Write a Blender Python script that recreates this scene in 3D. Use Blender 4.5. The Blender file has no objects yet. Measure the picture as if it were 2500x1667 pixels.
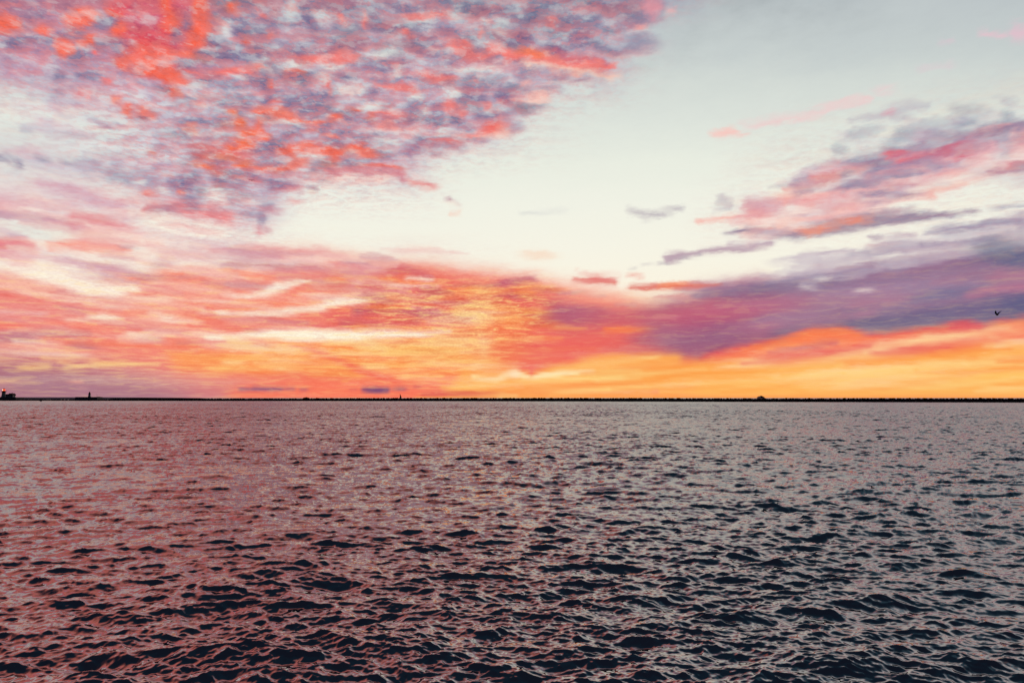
import bpy, bmesh, math, random
import numpy as np
from mathutils import Vector, Matrix
sc = bpy.context.scene
R = math.radians
# ---------------------------------------------------------------- camera
CAM_H, FPX, HOR = 5.0, 1666.7, 971.0          # survey grid of 2500 x 1667, horizon line at 971
PITCH = math.atan((HOR-833.5)/FPX)
cam = bpy.data.cameras.new('camera'); camo = bpy.data.objects.new('camera', cam); sc.collection.objects.link(camo)
cam.lens = 24; cam.sensor_width = 36; cam.clip_start = .1; cam.clip_end = 90000
camo.location = (0, 0, CAM_H); camo.rotation_euler = (math.pi/2+PITCH, 0, 0); sc.camera = camo
def ray(px, py):                               # bearing of a survey point, as a vector with y = 1
    a, b = (px-1250)/FPX, (833.5-py)/FPX
    c, s = math.cos(PITCH), math.sin(PITCH)
    y = c-b*s; z = s+b*c
    return a/y, z/y
def at(px, py, Y):
    a, b = ray(px, py); return Vector((a*Y, Y, CAM_H+b*Y))
sc.view_settings.view_transform = 'Standard'; sc.view_settings.look = 'None'
sc.view_settings.exposure = 0; sc.view_settings.gamma = 1; sc.view_settings.use_curve_mapping = False
sc.render.engine = 'CYCLES'
sc.cycles.max_bounces = 6; sc.cycles.glossy_bounces = 3; sc.cycles.diffuse_bounces = 2; sc.cycles.use_denoising = False
# ---------------------------------------------------------------- sun, just on the horizon behind the breakwater
sun = bpy.data.lights.new('sun', 'SUN'); sun.energy = .02; sun.angle = R(14.0); sun.color = (1, .5, .22)
suno = bpy.data.objects.new('sun', sun); sc.collection.objects.link(suno)
suno.rotation_euler = (R(90-1.0), 0, R(180+1.0)); suno.location = (-20, 900, 60)
# ---------------------------------------------------------------- chart of the clouds over the lake (one entry per cloud bank, puff and streak)
CW, CH, CY0, CS = 500, 340, -700, 5.0        # sky chart: 5 units of the survey grid per cell
def hexc(h): return np.array([int(h[i:i+2], 16)/255.0 for i in (0, 2, 4)])
PAL = dict(cream='f7f6e6', warmcream='fdf3dc', pgreen='e6ebe0', grey='c0c7c9', lgrey='d3dad5',
    slate='7b7c97', dslate='66647f', purple='857398', lav='b3a8bf', llav='cdc3cf', coral='fc6c5c', orange='ff7a48',
    borange='ff8b50', pink='f594a0', lpink='f4bcc0', rose='e57583', crimson='dd4c62', salmon='f89a86', lsalmon='fbc3b0',
    mauve='a5647f', dmauve='8a5c7e', indigo='6e6088', amber='ffa64a', yellow='ffd07a', lyellow='ffe6a4', teal='7d90a0',
    brick='e65a58', dusty='b98094', hmauve='a37a8c', navy='5a6386', flame='ff6a44', peach='ffb27c', white='fdf9e8')
def C(c): return hexc(PAL.get(c, c))
yy, xx = np.mgrid[0:CH, 0:CW].astype(float)
xx = (xx+.5)*CS; yy = (yy+.5)*CS + CY0
def sst(a, b, x):
    t = np.clip((x-a)/(b-a), 0, 1); return t*t*(3-2*t)
def lay(mask, col, w=None):
    v = cv if w is None else cv[w]
    v[...] = v*(1-mask[..., None]) + C(col)*mask[..., None]
def win(x0, x1, y0, y1):                     # the part of the chart a stroke can touch
    a = max(0, int(x0/CS)-1); b = max(a, min(CW, int(x1/CS)+2)); c = max(0, int((y0-CY0)/CS)-1); d = max(c, min(CH, int((y1-CY0)/CS)+2))
    return (slice(c, d), slice(a, b))
OX = OY = 0.0; SC = 1.0
def tile(ox, oy, sc):
    global OX, OY, SC; OX, OY, SC = ox, oy, sc
def tx(x, y): return OX+x/SC, OY+y/SC
def E(x, y, rx, ry, col, a=1.0, ang=0, soft=.5):
    x, y = tx(x, y); rx /= SC; ry /= SC; t = np.radians(ang); r = max(rx, ry)*(1+soft); w = win(x-r, x+r, y-r, y+r)
    dx = xx[w]-x; dy = yy[w]-y
    p = dx*np.cos(t)+dy*np.sin(t); q = -dx*np.sin(t)+dy*np.cos(t)
    d = np.sqrt((p/rx)**2+(q/ry)**2)
    lay(a*(1-sst(1-soft, 1+soft, d)), col, w)
def L(pts, w, col, a=1.0, soft=.6):          # tapering streak through points; w one width or a list
    pts = [tx(*p) for p in pts]; n = len(pts)
    ws = [v/SC for v in (w if isinstance(w, (list, tuple)) else [w]*n)]
    r = max(ws)*(1+soft)+CS; wn = win(min(p[0] for p in pts)-r, max(p[0] for p in pts)+r, min(p[1] for p in pts)-r, max(p[1] for p in pts)+r)
    X_, Y_ = xx[wn], yy[wn]; m = np.zeros(X_.shape)
    for (x0, y0), (x1, y1), a0, a1 in zip(pts, pts[1:], ws, ws[1:]):
        vx, vy = x1-x0, y1-y0; t = np.clip(((X_-x0)*vx+(Y_-y0)*vy)/(vx*vx+vy*vy), 0, 1)
        d = np.hypot(X_-x0-t*vx, Y_-y0-t*vy)/np.maximum(a0+(a1-a0)*t, 1)
        m = np.maximum(m, 1-sst(1-soft, 1+soft, d))
    lay(a*m, col, wn)
def P(pts, col, a=1.0, blur=20):
    pts = [tx(*p) for p in pts]; ins = np.zeros((CH, CW), bool)
    for (x0, y0), (x1, y1) in zip(pts, pts[1:]+pts[:1]):
        c = ((y0 > yy) != (y1 > yy))
        if y1 != y0: ins ^= c & (xx < (x1-x0)*(yy-y0)/(y1-y0)+x0)
    m = ins.astype(float); r = max(1, int(blur/CS/1.7))
    for _ in range(3):
        for ax in (0, 1):
            pad = [(0, 0), (0, 0)]; pad[ax] = (r, r); q = np.cumsum(np.pad(m, pad, mode='edge'), axis=ax)
            z = np.zeros_like(np.take(q, [0], axis=ax)); q = np.concatenate([z, q], axis=ax)
            k = 2*r+1; N = m.shape[ax]
            m = (np.take(q, np.arange(k, k+N), axis=ax)-np.take(q, np.arange(0, N), axis=ax))/k
    lay(a*m, col)
gy = [-700, -300, 0, 120, 200, 300, 400, 500, 600, 700, 780, 1000]
gc = ['4f7080', '8ba0ac', 'bec6c8', 'c6cecd', 'd2d9d4', 'dde3db', 'e9ede1', 'f1f2e5', 'f6f4e5', 'fbf5e2', 'fbe6b8', 'ffb45c']
G = np.array([hexc(g) for g in gc])
cv = np.stack([np.interp(yy, gy, G[:, k]) for k in range(3)], -1)
# upper left cloud deck
tile(0, 0, 1)
P([(-200,-400),(2000,-400),(1760,-60),(1680,-5),(1560,25),(1500,100),(1530,190),(1400,185),(1330,215),(1270,250),(1235,330),(1110,345),(990,395),(1060,450),(960,440),(760,415),(700,470),(640,560),(560,520),(380,500),(300,440),(60,395),(-100,390)], 'bba6bc', .8, 45)
P([(900,-350),(1900,-350),(1700,0),(1500,60),(1100,60)], '93a0ae', .55, 60)
P([(-200,-400),(900,-400),(640,20),(500,220),(250,170),(0,150),(-100,200)], 'b585a0', .75, 50)
P([(-50,190),(120,215),(260,290),(420,330),(440,400),(330,420),(200,395),(-50,375)], 'dfe5dd', .85, 40)
E(120,300,170,50,'e8ede2',.7,8)
P([(-200,-800),(1500,-800),(1350,-300),(1250,-90),(700,-30),(-200,-30)], 'fa8474', .9, 60)
for k, (x, y, rx, ry) in enumerate([(200,-180,260,50),(700,-120,240,45),(1050,-200,220,50),(420,-330,300,50),(950,-400,280,60),(120,-480,240,60),(600,-560,320,60),(1250,-560,200,50),(1250,-120,150,36)]):
    E(x, y, rx, ry, ('ff8a64', 'fb9680')[k % 2], .85, (k*37 % 20)-10, .6)
for k, (x, y, rx, ry) in enumerate([(420,-200,180,36),(880,-280,200,40),(250,-400,200,40),(1150,-330,160,40),(750,-470,220,40)]):
    E(x, y, rx, ry, '9c7d96', .5, (k*23 % 16)-8, .6)
for k, (x, y, rx, ry) in enumerate([(1650,-180,160,26),(2050,-260,220,30),(2350,-140,160,24),(1850,-420,260,36),(2300,-480,240,36),(1600,-600,200,34)]):
    E(x, y, rx, ry, 'ee8d80', .8, -12, .6)
for k, (x, y, rx, ry) in enumerate([(1900,-330,240,40),(2300,-350,260,44),(1700,-300,160,40),(2150,-600,300,50)]):
    E(x, y, rx, ry, '4a6c7a', .65, -10, .6)
# altocumulus cells: grey-mauve tops, lit rosy undersides, pale gaps, smaller lower down
tile(0,0,1)
rc_ = np.random.default_rng(12)
def deck(x, y):
    top = np.interp(x, [0, 300, 600, 900, 1200, 1450, 1650], [150, 330, 540, 420, 330, 190, 40]); bot = np.interp(x, [0, 260, 400, 1700], [0, 0, 0, 0])
    return y < top
n_ = 0
while n_ < 330:
    x = rc_.uniform(-20, 1600); y = rc_.uniform(-20, 540)
    if not deck(x, y) or (x < 330 and y > 130) or rc_.random() < (x-900)/1400: continue
    n_ += 1; k = np.interp(y, [0, 540], [1.25, .62]); rx = rc_.uniform(15, 40)*k; ry = rx*rc_.uniform(.30, .45)
    warm = np.exp(-((x-430)/150)**2-((y-120)/140)**2)+np.exp(-((x-640)/240)**2-((y-380)/110)**2)
    t = rc_.random()
    E(x, y-ry*1.3, rx*.9, ry*.6, 'e3e5e4' if warm < .5 else 'e9c3cc', .38, 0, .9)
    E(x, y+ry*1.0, rx*.9, ry*.75, ('ff7a50' if t < .6 else 'f4626a') if warm > .45 else ('f7929a' if t < .7 else 'fb8a78'), .30+.4*min(1, warm), 0, .8)
    if warm < .9 or t > .5: E(x, y, rx, ry, ('706d90', '7d7a9a', '877596', '6d7a94')[rc_.integers(4)], .62, rc_.uniform(-6, 6), .8)
tile(0,0,3.76)
P([(1080,-600),(2150,-600),(1950,100),(1900,330),(1700,520),(1690,780),(1500,730),(1250,690),(1180,480),(1000,380),(1050,200),(940,60)], 'ea5a6a', .7, 22)
P([(0,-700),(900,-700),(900,-100),(400,-20),(0,60)], 'd8607a', .6, 40)
for a in [(60,210,110,80),(390,260,80,50),(720,180,130,85),(1030,110,90,60),(1100,300,75,70),(780,380,110,48),(560,430,70,100,20),(1140,560,110,50),(1540,190,90,80),(1520,60,60,110),(1800,280,110,110),(1850,100,80,140),(1450,640,230,75,12),(1600,720,120,50),(1750,470,90,50),(1590,850,65,60),(1070,935,50,42),(1180,1010,60,40),(1370,1030,90,50,15),(1910,820,42,34,-20),(2150,70,60,40),(2270,350,45,38),(1450,480,190,110),(2110,640,240,28,-4),(2190,660,190,26,-8),(1800,640,90,22),(850,490,50,20,40),(950,760,55,22),(1820,960,60,32,15),(1230,885,30,16),(740,900,50,14),(830,910,40,12)]:
    x,y,rx,ry=a[:4]; ang=a[4] if len(a)>4 else 0
    E(x,y,rx*1.05,ry*1.05,'ff6c54' if ry>30 else 'fb7470',.95,ang,.35)
E(1440,360,200,130,'e84d5c',.6); E(1130,40,130,60,'d9405c',.7); E(1350,120,150,130,'cc5a7c',.5)
for a in [(950,240,110,60),(640,320,110,40),(690,540,110,60),(110,410,80,50),(790,700,120,45),(420,380,60,60),(1080,440,80,45),(1600,300,50,70),(1680,200,45,60),(520,690,60,50),(1290,780,60,40),(1740,580,90,55),(2010,480,190,70),(2230,490,140,60),(2150,190,190,60,20),(2140,380,110,50),(1960,300,90,50),(1900,700,110,30),(2060,800,100,60),(2110,940,160,90),(1980,870,110,90),(1740,1110,110,60),(1870,1140,80,60),(1960,1090,110,80),(1700,1280,70,60),(2050,1260,200,45,4),(1480,920,60,30),(1270,660,50,20),(540,870,70,30),(960,1170,80,28),(1220,1250,75,28),(1340,1060,60,20),(1080,1500,75,55),(1460,1530,90,45),(390,1440,70,25,15),(640,1490,110,30,22),(780,1545,80,25,22),(160,1520,60,30),(870,1500,70,30),(50,1470,60,25),(1590,1000,50,22),(2240,950,80,60),(2290,80,60,60)]:
    x,y,rx,ry=a[:4]; ang=a[4] if len(a)>4 else 0
    E(x,y,rx,ry,'7d7898' if y>400 else '84809e',.72,ang,.5)
for a in [(1240,440,40,25),(2070,260,70,40,30),(1650,1010,70,40),(1350,1330,120,55),(900,1030,160,20,8),(1500,1440,160,35),(1780,720,60,25,30),(2000,415,170,16,5),(120,1600,140,40),(1100,1190,60,18),(2330,590,50,18),(800,1380,120,40),(1950,1190,60,30),(1000,860,200,30)]:
    x,y,rx,ry=a[:4]; ang=a[4] if len(a)>4 else 0
    E(x,y,rx,ry,'dfe3e0',.75,ang,.6)
for a in [(1330,930,120,40),(1180,820,150,60),(300,570,140,60),(100,640,90,60),(420,820,90,30),(250,1400,160,40,10),(1500,600,60,30),(500,980,120,25)]:
    E(*a[:4],'d9a9bb',.5,0,.6)
P([(1650,1330),(1850,1290),(2100,1290),(2250,1200),(2350,1150),(2350,1480),(2150,1470),(1850,1440)],'e85c60',.7,14)
for a in [(2190,1150,60,45),(2280,1230,110,40,-8),(2180,1340,150,35,-8),(2010,1430,170,22,5),(1770,1185,70,26,25),(2120,1030,70,36,15),(1390,1430,40,20),(2230,1520,80,30),(1880,1530,110,24)]:
    x,y,rx,ry=a[:4]; ang=a[4] if len(a)>4 else 0
    E(x,y,rx,ry,'ff7044',.95,ang,.35)
tile(625,0,3.76)
for a in [(200,180,200,40,5),(380,170,110,45),(420,30,150,40),(860,90,220,80),(760,40,170,60),(1350,40,140,40),(1620,10,200,40),(60,490,90,50),(600,270,160,40),(460,450,190,45),(900,440,80,55),(1180,250,120,35),(740,420,70,20),(1760,300,70,45),(1130,600,110,40),(1550,500,110,50),(350,690,130,30),(780,720,120,30),(130,820,90,40),(200,900,150,60),(480,930,170,90),(300,980,60,30),(640,870,90,40),(520,1030,140,60),(640,1170,90,70),(60,960,60,60),(2030,690,110,30,12),(2160,730,70,25),(1370,750,100,28,-8),(1040,890,110,28),(1680,1020,60,110,35),(1500,970,110,45),(2010,900,150,40,3),(2270,870,60,70),(2120,1050,130,35),(1880,1130,110,28),(860,1080,60,30),(1000,1130,80,30),(960,1270,110,35,15),(1130,1350,50,30),(700,1310,150,45),(330,1150,160,35),(100,1390,150,60),(900,1450,110,40),(1440,1370,110,30),(1690,1260,110,25),(1260,1090,0.1,0.1),(1800,1120,40,20),(120,1500,120,40),(300,1270,80,30),(2150,60,100,50),(2310,360,70,50),(1400,1090,90,24),(820,1210,80,40)]:
    x,y,rx,ry=a[:4]; ang=a[4] if len(a)>4 else 0
    E(x,y,rx,ry,'7e7496',.7,ang,.5)
for a in [(330,90,50,110),(590,150,60,50),(620,300,110,40),(1380,200,230,22),(1850,150,100,45),(2280,250,70,90),(1180,530,140,45),(380,600,120,40),(730,640,110,30),(620,730,80,50),(1290,720,70,35,-20),(850,830,170,55),(1050,1000,160,45),(150,430,60,30),(2000,620,300,35),(1840,860,100,45),(1460,900,90,40),(1700,1180,60,30,-30),(300,1130,140,30),(1250,490,60,30),(1640,440,50,24),(2200,1000,120,25),(1900,1210,220,22),(1200,1300,130,35),(900,1400,90,22),(500,1440,220,18),(250,1440,60,16),(2100,180,60,30),(60,560,60,20),(1560,1010,40,40)]:
    x,y,rx,ry=a[:4]; ang=a[4] if len(a)>4 else 0
    E(x,y,rx,ry,'d6dedb' if y<500 else 'e6eae0',.8,ang,.6)
for a in [(120,120,110,16,-3),(1560,130,220,48,6),(800,210,75,22,25),(1010,180,35,60),(1390,310,80,24,32),(2040,300,40,45),(120,320,35,30),(560,510,250,38),(640,560,250,45,4),(870,550,110,22),(60,640,80,18,12),(360,665,110,18,8),(140,770,55,15,-8),(670,790,26,50),(1860,420,140,42,15),(2040,500,180,32),(2200,460,110,40),(2290,550,60,35),(1660,720,180,40,5),(1260,660,60,14,-15),(1300,840,190,40),(2010,720,26,18),(250,1060,150,40,5),(60,1040,110,40),(540,1110,110,32,4),(380,1090,60,20),(730,1080,60,50),(30,1200,40,60),(690,1250,60,24),(1790,980,70,60,20),(1890,1030,40,24),(2280,930,60,30),(2120,960,50,22),(1240,1080,200,32),(1050,1100,70,20),(1200,1160,110,28),(2160,1150,150,50,-4),(2050,1210,170,30),(600,1380,260,45,3),(1010,1370,160,36,10),(900,1320,110,25),(750,1430,60,40),(300,1400,110,28),(170,1540,260,30,-5),(380,1480,120,24),(1120,1530,240,25),(60,1290,90,35),(560,1210,90,16,10),(1780,1270,170,22),(900,1010,60,20,20),(150,930,60,40)]:
    x,y,rx,ry=a[:4]; ang=a[4] if len(a)>4 else 0
    hot = (x<1200 and y>980) or (x<500 and y>600 and ry<20)
    E(x,y,rx,ry,'ff6a50' if hot else ('fb7f78'),.88,ang,.45)
E(2150,1230,190,35,'fbd5c4',.6); E(1300,1200,330,45,'fad3c6',.5); E(1440,1405,140,18,'f6b5ae',.6)
E(700,450,240,30,'8a6484',.5)
tile(800,0,2.767)
for a in [(1330,260,110,50),(1560,340,90,45,20),(1600,180,110,60),(1450,50,110,40),(1760,160,80,50),(1700,260,100,45)]:
    x,y,rx,ry=a[:4]; ang=a[4] if len(a)>4 else 0
    E(x,y,rx,ry,'7f7f9c' if y<220 else '84678a',.65,ang,.5)
L([(1180,380),(1380,380),(1500,420),(1700,440),(1850,460),(1940,440)],[30,45,48,42,34,26],'fb8078',.95)
E(1380,365,110,30,'ff7c50',.9,5); L([(1300,440),(1500,470),(1700,490),(1900,530),(2000,525)],[20,22,24,20,10],'fcc9b4',.8)
L([(1560,330),(1640,400),(1760,400),(1900,430)],[26,22,16,10],'c0607e',.6)
E(1230,650,80,50,'7f6c92',.7); E(1280,660,60,30,'f9a298',.7); E(1430,650,90,42,'fac9bb',.9); E(1350,540,40,28,'f9c4bb',.8)
E(1130,840,70,34,'f2665c',.8); E(1180,880,60,50,'fbcfbd',.6)
E(1520,145,40,24,'fb8a88',.8); E(2090,165,45,28,'fbaaa4',.8); E(2170,40,60,60,'f29fa8',.7); E(2300,80,45,30,'f5b3b2',.7)
L([(560,1010),(620,1000)],[30,16],'94789a',.8); L([(560,1235),(640,1255),(740,1275)],[16,24,10],'f08d88',.8)
L([(790,1330),(880,1370)],[8,9],'b78195',.9); L([(800,1390),(880,1390)],9,'f9cbb8',.7); L([(840,1435),(890,1430)],9,'f9c1ad',.7)
L([(0,1160),(250,1150),(500,1180)],[30,30,34],'d9848e',.8); L([(0,1200),(400,1225)],[12,12],'fbd3c2',.7)
E(1480,1430,140,14,'dfdfdb',.5,-4); L([(2040,1440),(2150,1460),(2352,1410)],[10,16,12],'b7adb4',.7)
# left streaky veil
tile(0,417,3.76)
P([(-100,100),(300,60),(900,120),(1300,250),(1400,430),(1200,640),(700,560),(0,420),(-100,420)],'dcbcc6',.55,30)
L([(330,100),(700,190),(1100,330),(1150,430)],[40,60,60,30],'d3a0b4',.6)
L([(-50,240),(250,290),(700,330)],[40,30,30],'e3a9b2',.6)
L([(-50,320),(300,360),(600,440)],[14,24,18],'fbe8da',.8)
L([(-50,390),(200,410),(500,480),(800,560),(1200,620)],[40,44,44,30,20],'b488a0',.85)
L([(200,490),(500,510),(900,560),(1300,640),(1500,670)],[20,30,36,36,14],'ee8d90',.8)
L([(650,420),(900,470),(1150,520),(1330,590)],[30,50,44,14],'e5848c',.8)
L([(800,530),(1100,590),(1400,650)],[10,14,12],'fdf1e0',.9)
E(350,560,330,70,'e6eae0',.8,8,.6); E(120,610,160,30,'bcb0c0',.6)
L([(-50,660),(250,680),(330,760)],[50,50,30],'ee7f84',.9); E(120,740,230,80,'dc8290',.7); 
L([(450,700),(800,700),(1150,720)],[40,70,40],'fa8b7a',.95); E(900,640,200,50,'e88b90',.6,12)
E(1160,690,90,26,'c0a7b4',.6); E(1650,750,400,60,'f0cfcb',.5)
E(880,870,520,100,'fbf7e6',.95,4,.4); E(600,960,520,110,'fdf7e4',1,14,.35); E(850,1070,400,70,'fdf6e0',1,2,.35)
L([(330,870),(700,940),(950,1010)],[14,12,10],'f3c9bd',.5)
E(200,840,110,50,'e99aa0',.6)
E(1200,1010,260,36,'fb9079',.85); E(1480,870,120,24,'b59fb0',.7); E(1330,975,80,20,'b592a4',.7)
E(1600,570,430,110,'fcf6e6',.8); 
L([(1350,350),(1600,330),(2000,390),(2110,420)],[40,60,70,50],'f2777a',.85)
E(1500,350,160,40,'8f7f9c',.7); E(1750,300,110,60,'7e7899',.7,25); E(1690,130,120,75,'75759a',.85); E(1850,200,70,40,'97959f',.6)
E(1350,100,170,60,'9c96ae',.6,25); E(1050,50,200,40,'8d8ca6',.7,20); E(1990,350,120,26,'8a84a0',.5)
E(2050,100,110,40,'8b7b98',.75); E(2110,240,120,40,'7d7a98',.8,12); E(2230,130,90,30,'a08aa0',.6); E(2290,390,60,40,'8b809c',.6); E(2260,280,40,12,'ee6a68',.6)
E(1990,240,120,60,'eef0e4',.8); E(1310,110,70,22,'eef0e4',.7,20); E(1500,190,60,25,'eef0e4',.7)
E(1670,205,40,34,'fb6e58',.9); E(1370,205,70,24,'f97f72',.8); E(1540,70,34,16,'fb6e58',.9)
tile(625,417,3.76)
E(230,130,180,45,'877a9b',.85,5); E(330,165,110,30,'e27f88',.7); E(250,35,150,30,'b08ca4',.7); E(50,430,50,80,'867d9c',.7); E(120,350,100,28,'c98898',.7,10); E(370,300,60,16,'ec9a9a',.7); E(30,560,45,40,'e08a94',.7); E(120,535,35,14,'d08c98',.7); E(70,250,120,30,'c5c2c8',.6)
E(900,50,600,60,'fadcd0',.5)
L([(600,0),(1000,10),(1300,20),(1360,90)],[30,40,40,30],'cf8896',.8)
L([(1420,110),(1550,130),(1680,160)],[20,30,12],'e69a98',.85)
# broad lit band, left half, down to the horizon
tile(0,450,2.767)
P([(-100,620),(250,680),(500,750),(900,740),(1100,640),(700,600),(1200,590),(1600,560),(1520,500),(2000,450),(2500,520),(3000,560),(3600,640),(4100,740),(4600,850),(4700,1600),(-100,1600)],'f68b78',1,26)
P([(-100,620),(250,680),(500,750),(800,760),(1100,900),(500,1100),(-100,1100)],'ec8f8a',.8,44)
L([(1100,490),(1700,440),(2150,470),(2352,510)],[24,40,40,30],'e9a0a0',.65)
L([(1500,540),(1850,550),(2400,590)],[20,34,20],'c58c98',.8)
L([(800,620),(1300,620),(2400,600)],[20,26,24],'fb8568',.8)
L([(650,660),(1000,640),(1600,610)],[10,12,10],'c893a0',.5)
L([(1500,755),(1650,752),(1800,735),(1880,690),(1990,668),(2080,655)],[3,12,20,30,16,4],'fdf0dc',.85,.9); E(1860,700,80,44,'fbe6d2',.6,-20,.9)
L([(1350,850),(1600,868),(1850,868),(2100,842),(2300,800),(2450,782),(2600,790)],[2,9,17,22,24,22,6],'fef3dc',.95,.8)
E(1080,770,190,26,'fbd6bd',.8); L([(400,920),(560,912),(690,900),(800,915),(920,930)],[2,8,24,14,3],'fdf0d6',.9,.9); L([(900,930),(1150,890)],[8,8],'fce0c4',.8)
L([(-50,870),(300,880)],[12,10],'f2cfc8',.7); L([(-50,940),(700,960),(1300,960)],[30,40,30],'fa806c',.7)
L([(800,1050),(1000,1040),(1200,1010)],[20,26,10],'fbd8c0',.75); E(1000,1060,110,20,'c9a3aa',.7); L([(850,1010),(1200,1005)],10,'fdeed6',.85)
L([(-50,1010),(300,1010),(600,1020)],[20,26,20],'c98490',.8); E(100,1050,150,30,'b88292',.6); E(560,1090,110,24,'b98290',.6); L([(1200,1080),(1500,1080),(1900,1100)],[16,24,16],'d98484',.7)
L([(1350,1035),(1620,1026),(1850,1018),(2050,1026),(2300,1022),(2500,1012),(2750,1010),(3050,1006)],[2,9,30,42,40,28,18,4],'fff6dc',1,.7)
P([(-100,1120),(400,1130),(1000,1250),(1700,1380),(2100,1400),(2100,1600),(-100,1600)],'c98089',.75,40)
P([(-100,1200),(500,1250),(1000,1340),(1300,1440),(1300,1600),(-100,1600)],'a57c8e',.8,36)
L([(-50,1180),(110,1185)],[9,7],'ffd896',.95); L([(270,1170),(450,1170),(800,1170)],[7,12,8],'ffc988',.85); L([(140,1235),(330,1232)],[11,9],'ffd68e',.95); L([(420,1238),(700,1215),(1070,1208)],[10,13,7],'ffd890',.95); L([(380,1190),(470,1210)],[8,8],'ffc98a',.8); L([(1240,1180),(1330,1180)],[7,6],'ffd9a0',.8)
L([(-50,1325),(250,1327)],[8,5],'f7bb8c',.9); L([(0,1356),(135,1356)],[6,5],'f7b490',.9); L([(470,1332),(545,1332)],5,'f0b09a',.8); L([(515,1371),(595,1370)],5,'f0b09a',.8)
P([(1100,1110),(1600,1120),(2100,1110),(2500,1130),(3400,1020),(3500,1250),(2700,1330),(2000,1290),(1200,1260)],'ffa05a',.85,22)
for k,(y,x0,x1,c) in enumerate([(1120,2100,3100,'ffcf78'),(1150,1700,2500,'ffb25c'),(1180,1300,2300,'ffb868'),(1205,2200,3000,'ffd27c'),(1235,1500,2000,'ffc070'),(1245,1900,2700,'ffc56a'),(1165,2450,3300,'ffd888'),(1290,2100,2500,'ffb45c'),(1140,2900,3350,'ffdf96')]):
    L([(x0,y),((x0+x1)/2,y-6),(x1,y+6)],[6,11,6],c,.8)
L([(2050,1090),(2250,1170),(2450,1260),(2700,1330)],[18,22,26,26],'f67560',.85)
P([(1700,1350),(2100,1300),(2600,1330),(3100,1380),(3100,1500),(1600,1500),(1500,1420)],'fb7a5c',.9,24)
L([(2300,1330),(2352,1330)],[8,8],'ffb060',.6); L([(1940,1355),(2090,1360)],[6,6],'ffab70',.8)
for x0,x1,y,w in [(1620,1690,1385,10),(1710,1890,1380,14),(1900,1990,1378,9),(2035,2075,1388,9)]:
    L([(x0,y),(x1,y+2)],w,'a06a84',.75,.5)
tile(800,450,2.767)
L([(250,1388),(405,1388)],[17,17],'95607f',.95,.4); E(490,1380,42,13,'b06078',.7); E(605,1366,30,8,'b8586a',.7); E(180,1388,30,8,'d0646a',.7); L([(650,1415),(900,1415),(1200,1408)],[9,9,6],'dd5a58',.7)
# centre: rippled fire clouds
P([(0,500),(400,545),(640,560),(960,640),(1200,640),(1390,620),(1450,700),(1650,860),(1500,1000),(500,990),(0,960)],'ee6f5e',.7,18)
L([(0,590),(300,590),(500,570),(700,620)],[40,40,30,16],'d76f78',.7)
L([(0,640),(400,660),(900,740),(1200,760)],[30,40,30,30],'fd8a52',.9)
L([(530,635),(700,640)],[10,12],'fdf0dc',.8); L([(440,680),(680,690)],[6,9],'fdeed6',.8)
L([(-20,808),(120,790),(240,784),(350,795)],[22,14,12,3],'fef2d6',.95,.8)
L([(200,860),(400,830),(640,860),(800,870)],[36,46,36,10],'b65d74',.85); L([(100,930),(350,920),(600,930)],[26,36,20],'c65f6c',.8); L([(300,810),(700,800),(1100,790),(1300,720)],[16,20,24,22],'d2604f',.65)
L([(1060,700),(1200,660),(1390,635)],[14,24,20],'c06078',.8); E(1470,712,90,18,'c4607a',.8); E(1600,735,60,12,'c08090',.6)
E(1060,900,240,70,'ffc268',.9); L([(1060,740),(1060,1000)],[30,50],'ffc878',.35); L([(850,880),(1300,900)],[16,20],'ffbf62',.7); L([(1200,810),(1350,860),(1550,880)],[10,16,20],'ffb45a',.9); E(1350,930,200,40,'ff9a44',.7)
E(1100,960,400,24,'fa7a50',.8); L([(0,980),(500,970),(1000,990)],[10,10,6],'ffe09a',.8)
L([(-50,1036),(250,1036),(450,1024),(700,1000)],[24,22,16,3],'fff3d2',.9,.7)
P([(0,1030),(400,1050),(1080,980),(1070,1170),(900,1220),(600,1260),(0,1200)],'ffc068',.7,20)
E(750,1110,230,24,'fb8a50',.85,4); E(780,1195,200,18,'fb8652',.8); E(1070,1060,50,22,'fff0c0',.95); L([(1060,1000),(1065,1160)],[36,30],'ffdf9c',.55); L([(400,1225),(700,1215),(1040,1240)],[10,14,10],'ffb764',.8); E(1010,1240,60,16,'ffd98c',.9)
L([(600,1452),(1500,1450),(2700,1450)],[14,22,22],'ffa052',.95)
P([(900,1180),(1080,1180),(1240,1250),(1180,1330),(700,1340),(300,1290),(200,1230)],'ff8a50',.6,20)
L([(500,1300),(650,1290),(780,1290)],[8,9,6],'ffc274',.85)
# magenta bank and dark cloud, centre to right
tile(1250,417,3.76)
P([(330,1190),(600,1240),(900,1300),(1300,1290),(1650,1200),(1950,1080),(2100,1030),(2352,1010),(2500,1700),(1500,1760),(500,1560),(300,1430),(420,1400)],'b5667f',1,20)
tile(800,450,2.767)
P([(1080,1020),(1600,960),(1900,930),(2500,980),(2600,1100),(2000,1140),(1700,1180),(1500,1230),(1390,1290),(1330,1250),(1150,1190),(1000,1120)],'ee685e',.95,30)
E(1700,880,220,55,'b0607c',.8); L([(1560,965),(1750,975)],[9,7],'d98c94',.6); L([(1880,975),(2050,980),(2250,970)],[18,24,10],'fe8246',.9)
P([(1100,1170),(1400,1160),(1700,1190),(2000,1150),(1900,1200),(1600,1240),(1400,1300),(1290,1240)],'f4665e',.8,16)
E(1300,1030,250,34,'f06a5e',.6); E(2250,1050,200,50,'a85a78',.7)
P([(2050,860),(2800,800),(3400,640),(4200,400),(4900,200),(4900,740),(4600,920),(3900,1010),(3400,1010),(3100,970),(2900,1010),(2600,1100),(2300,1080)],'8a7492',.8,28)
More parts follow.
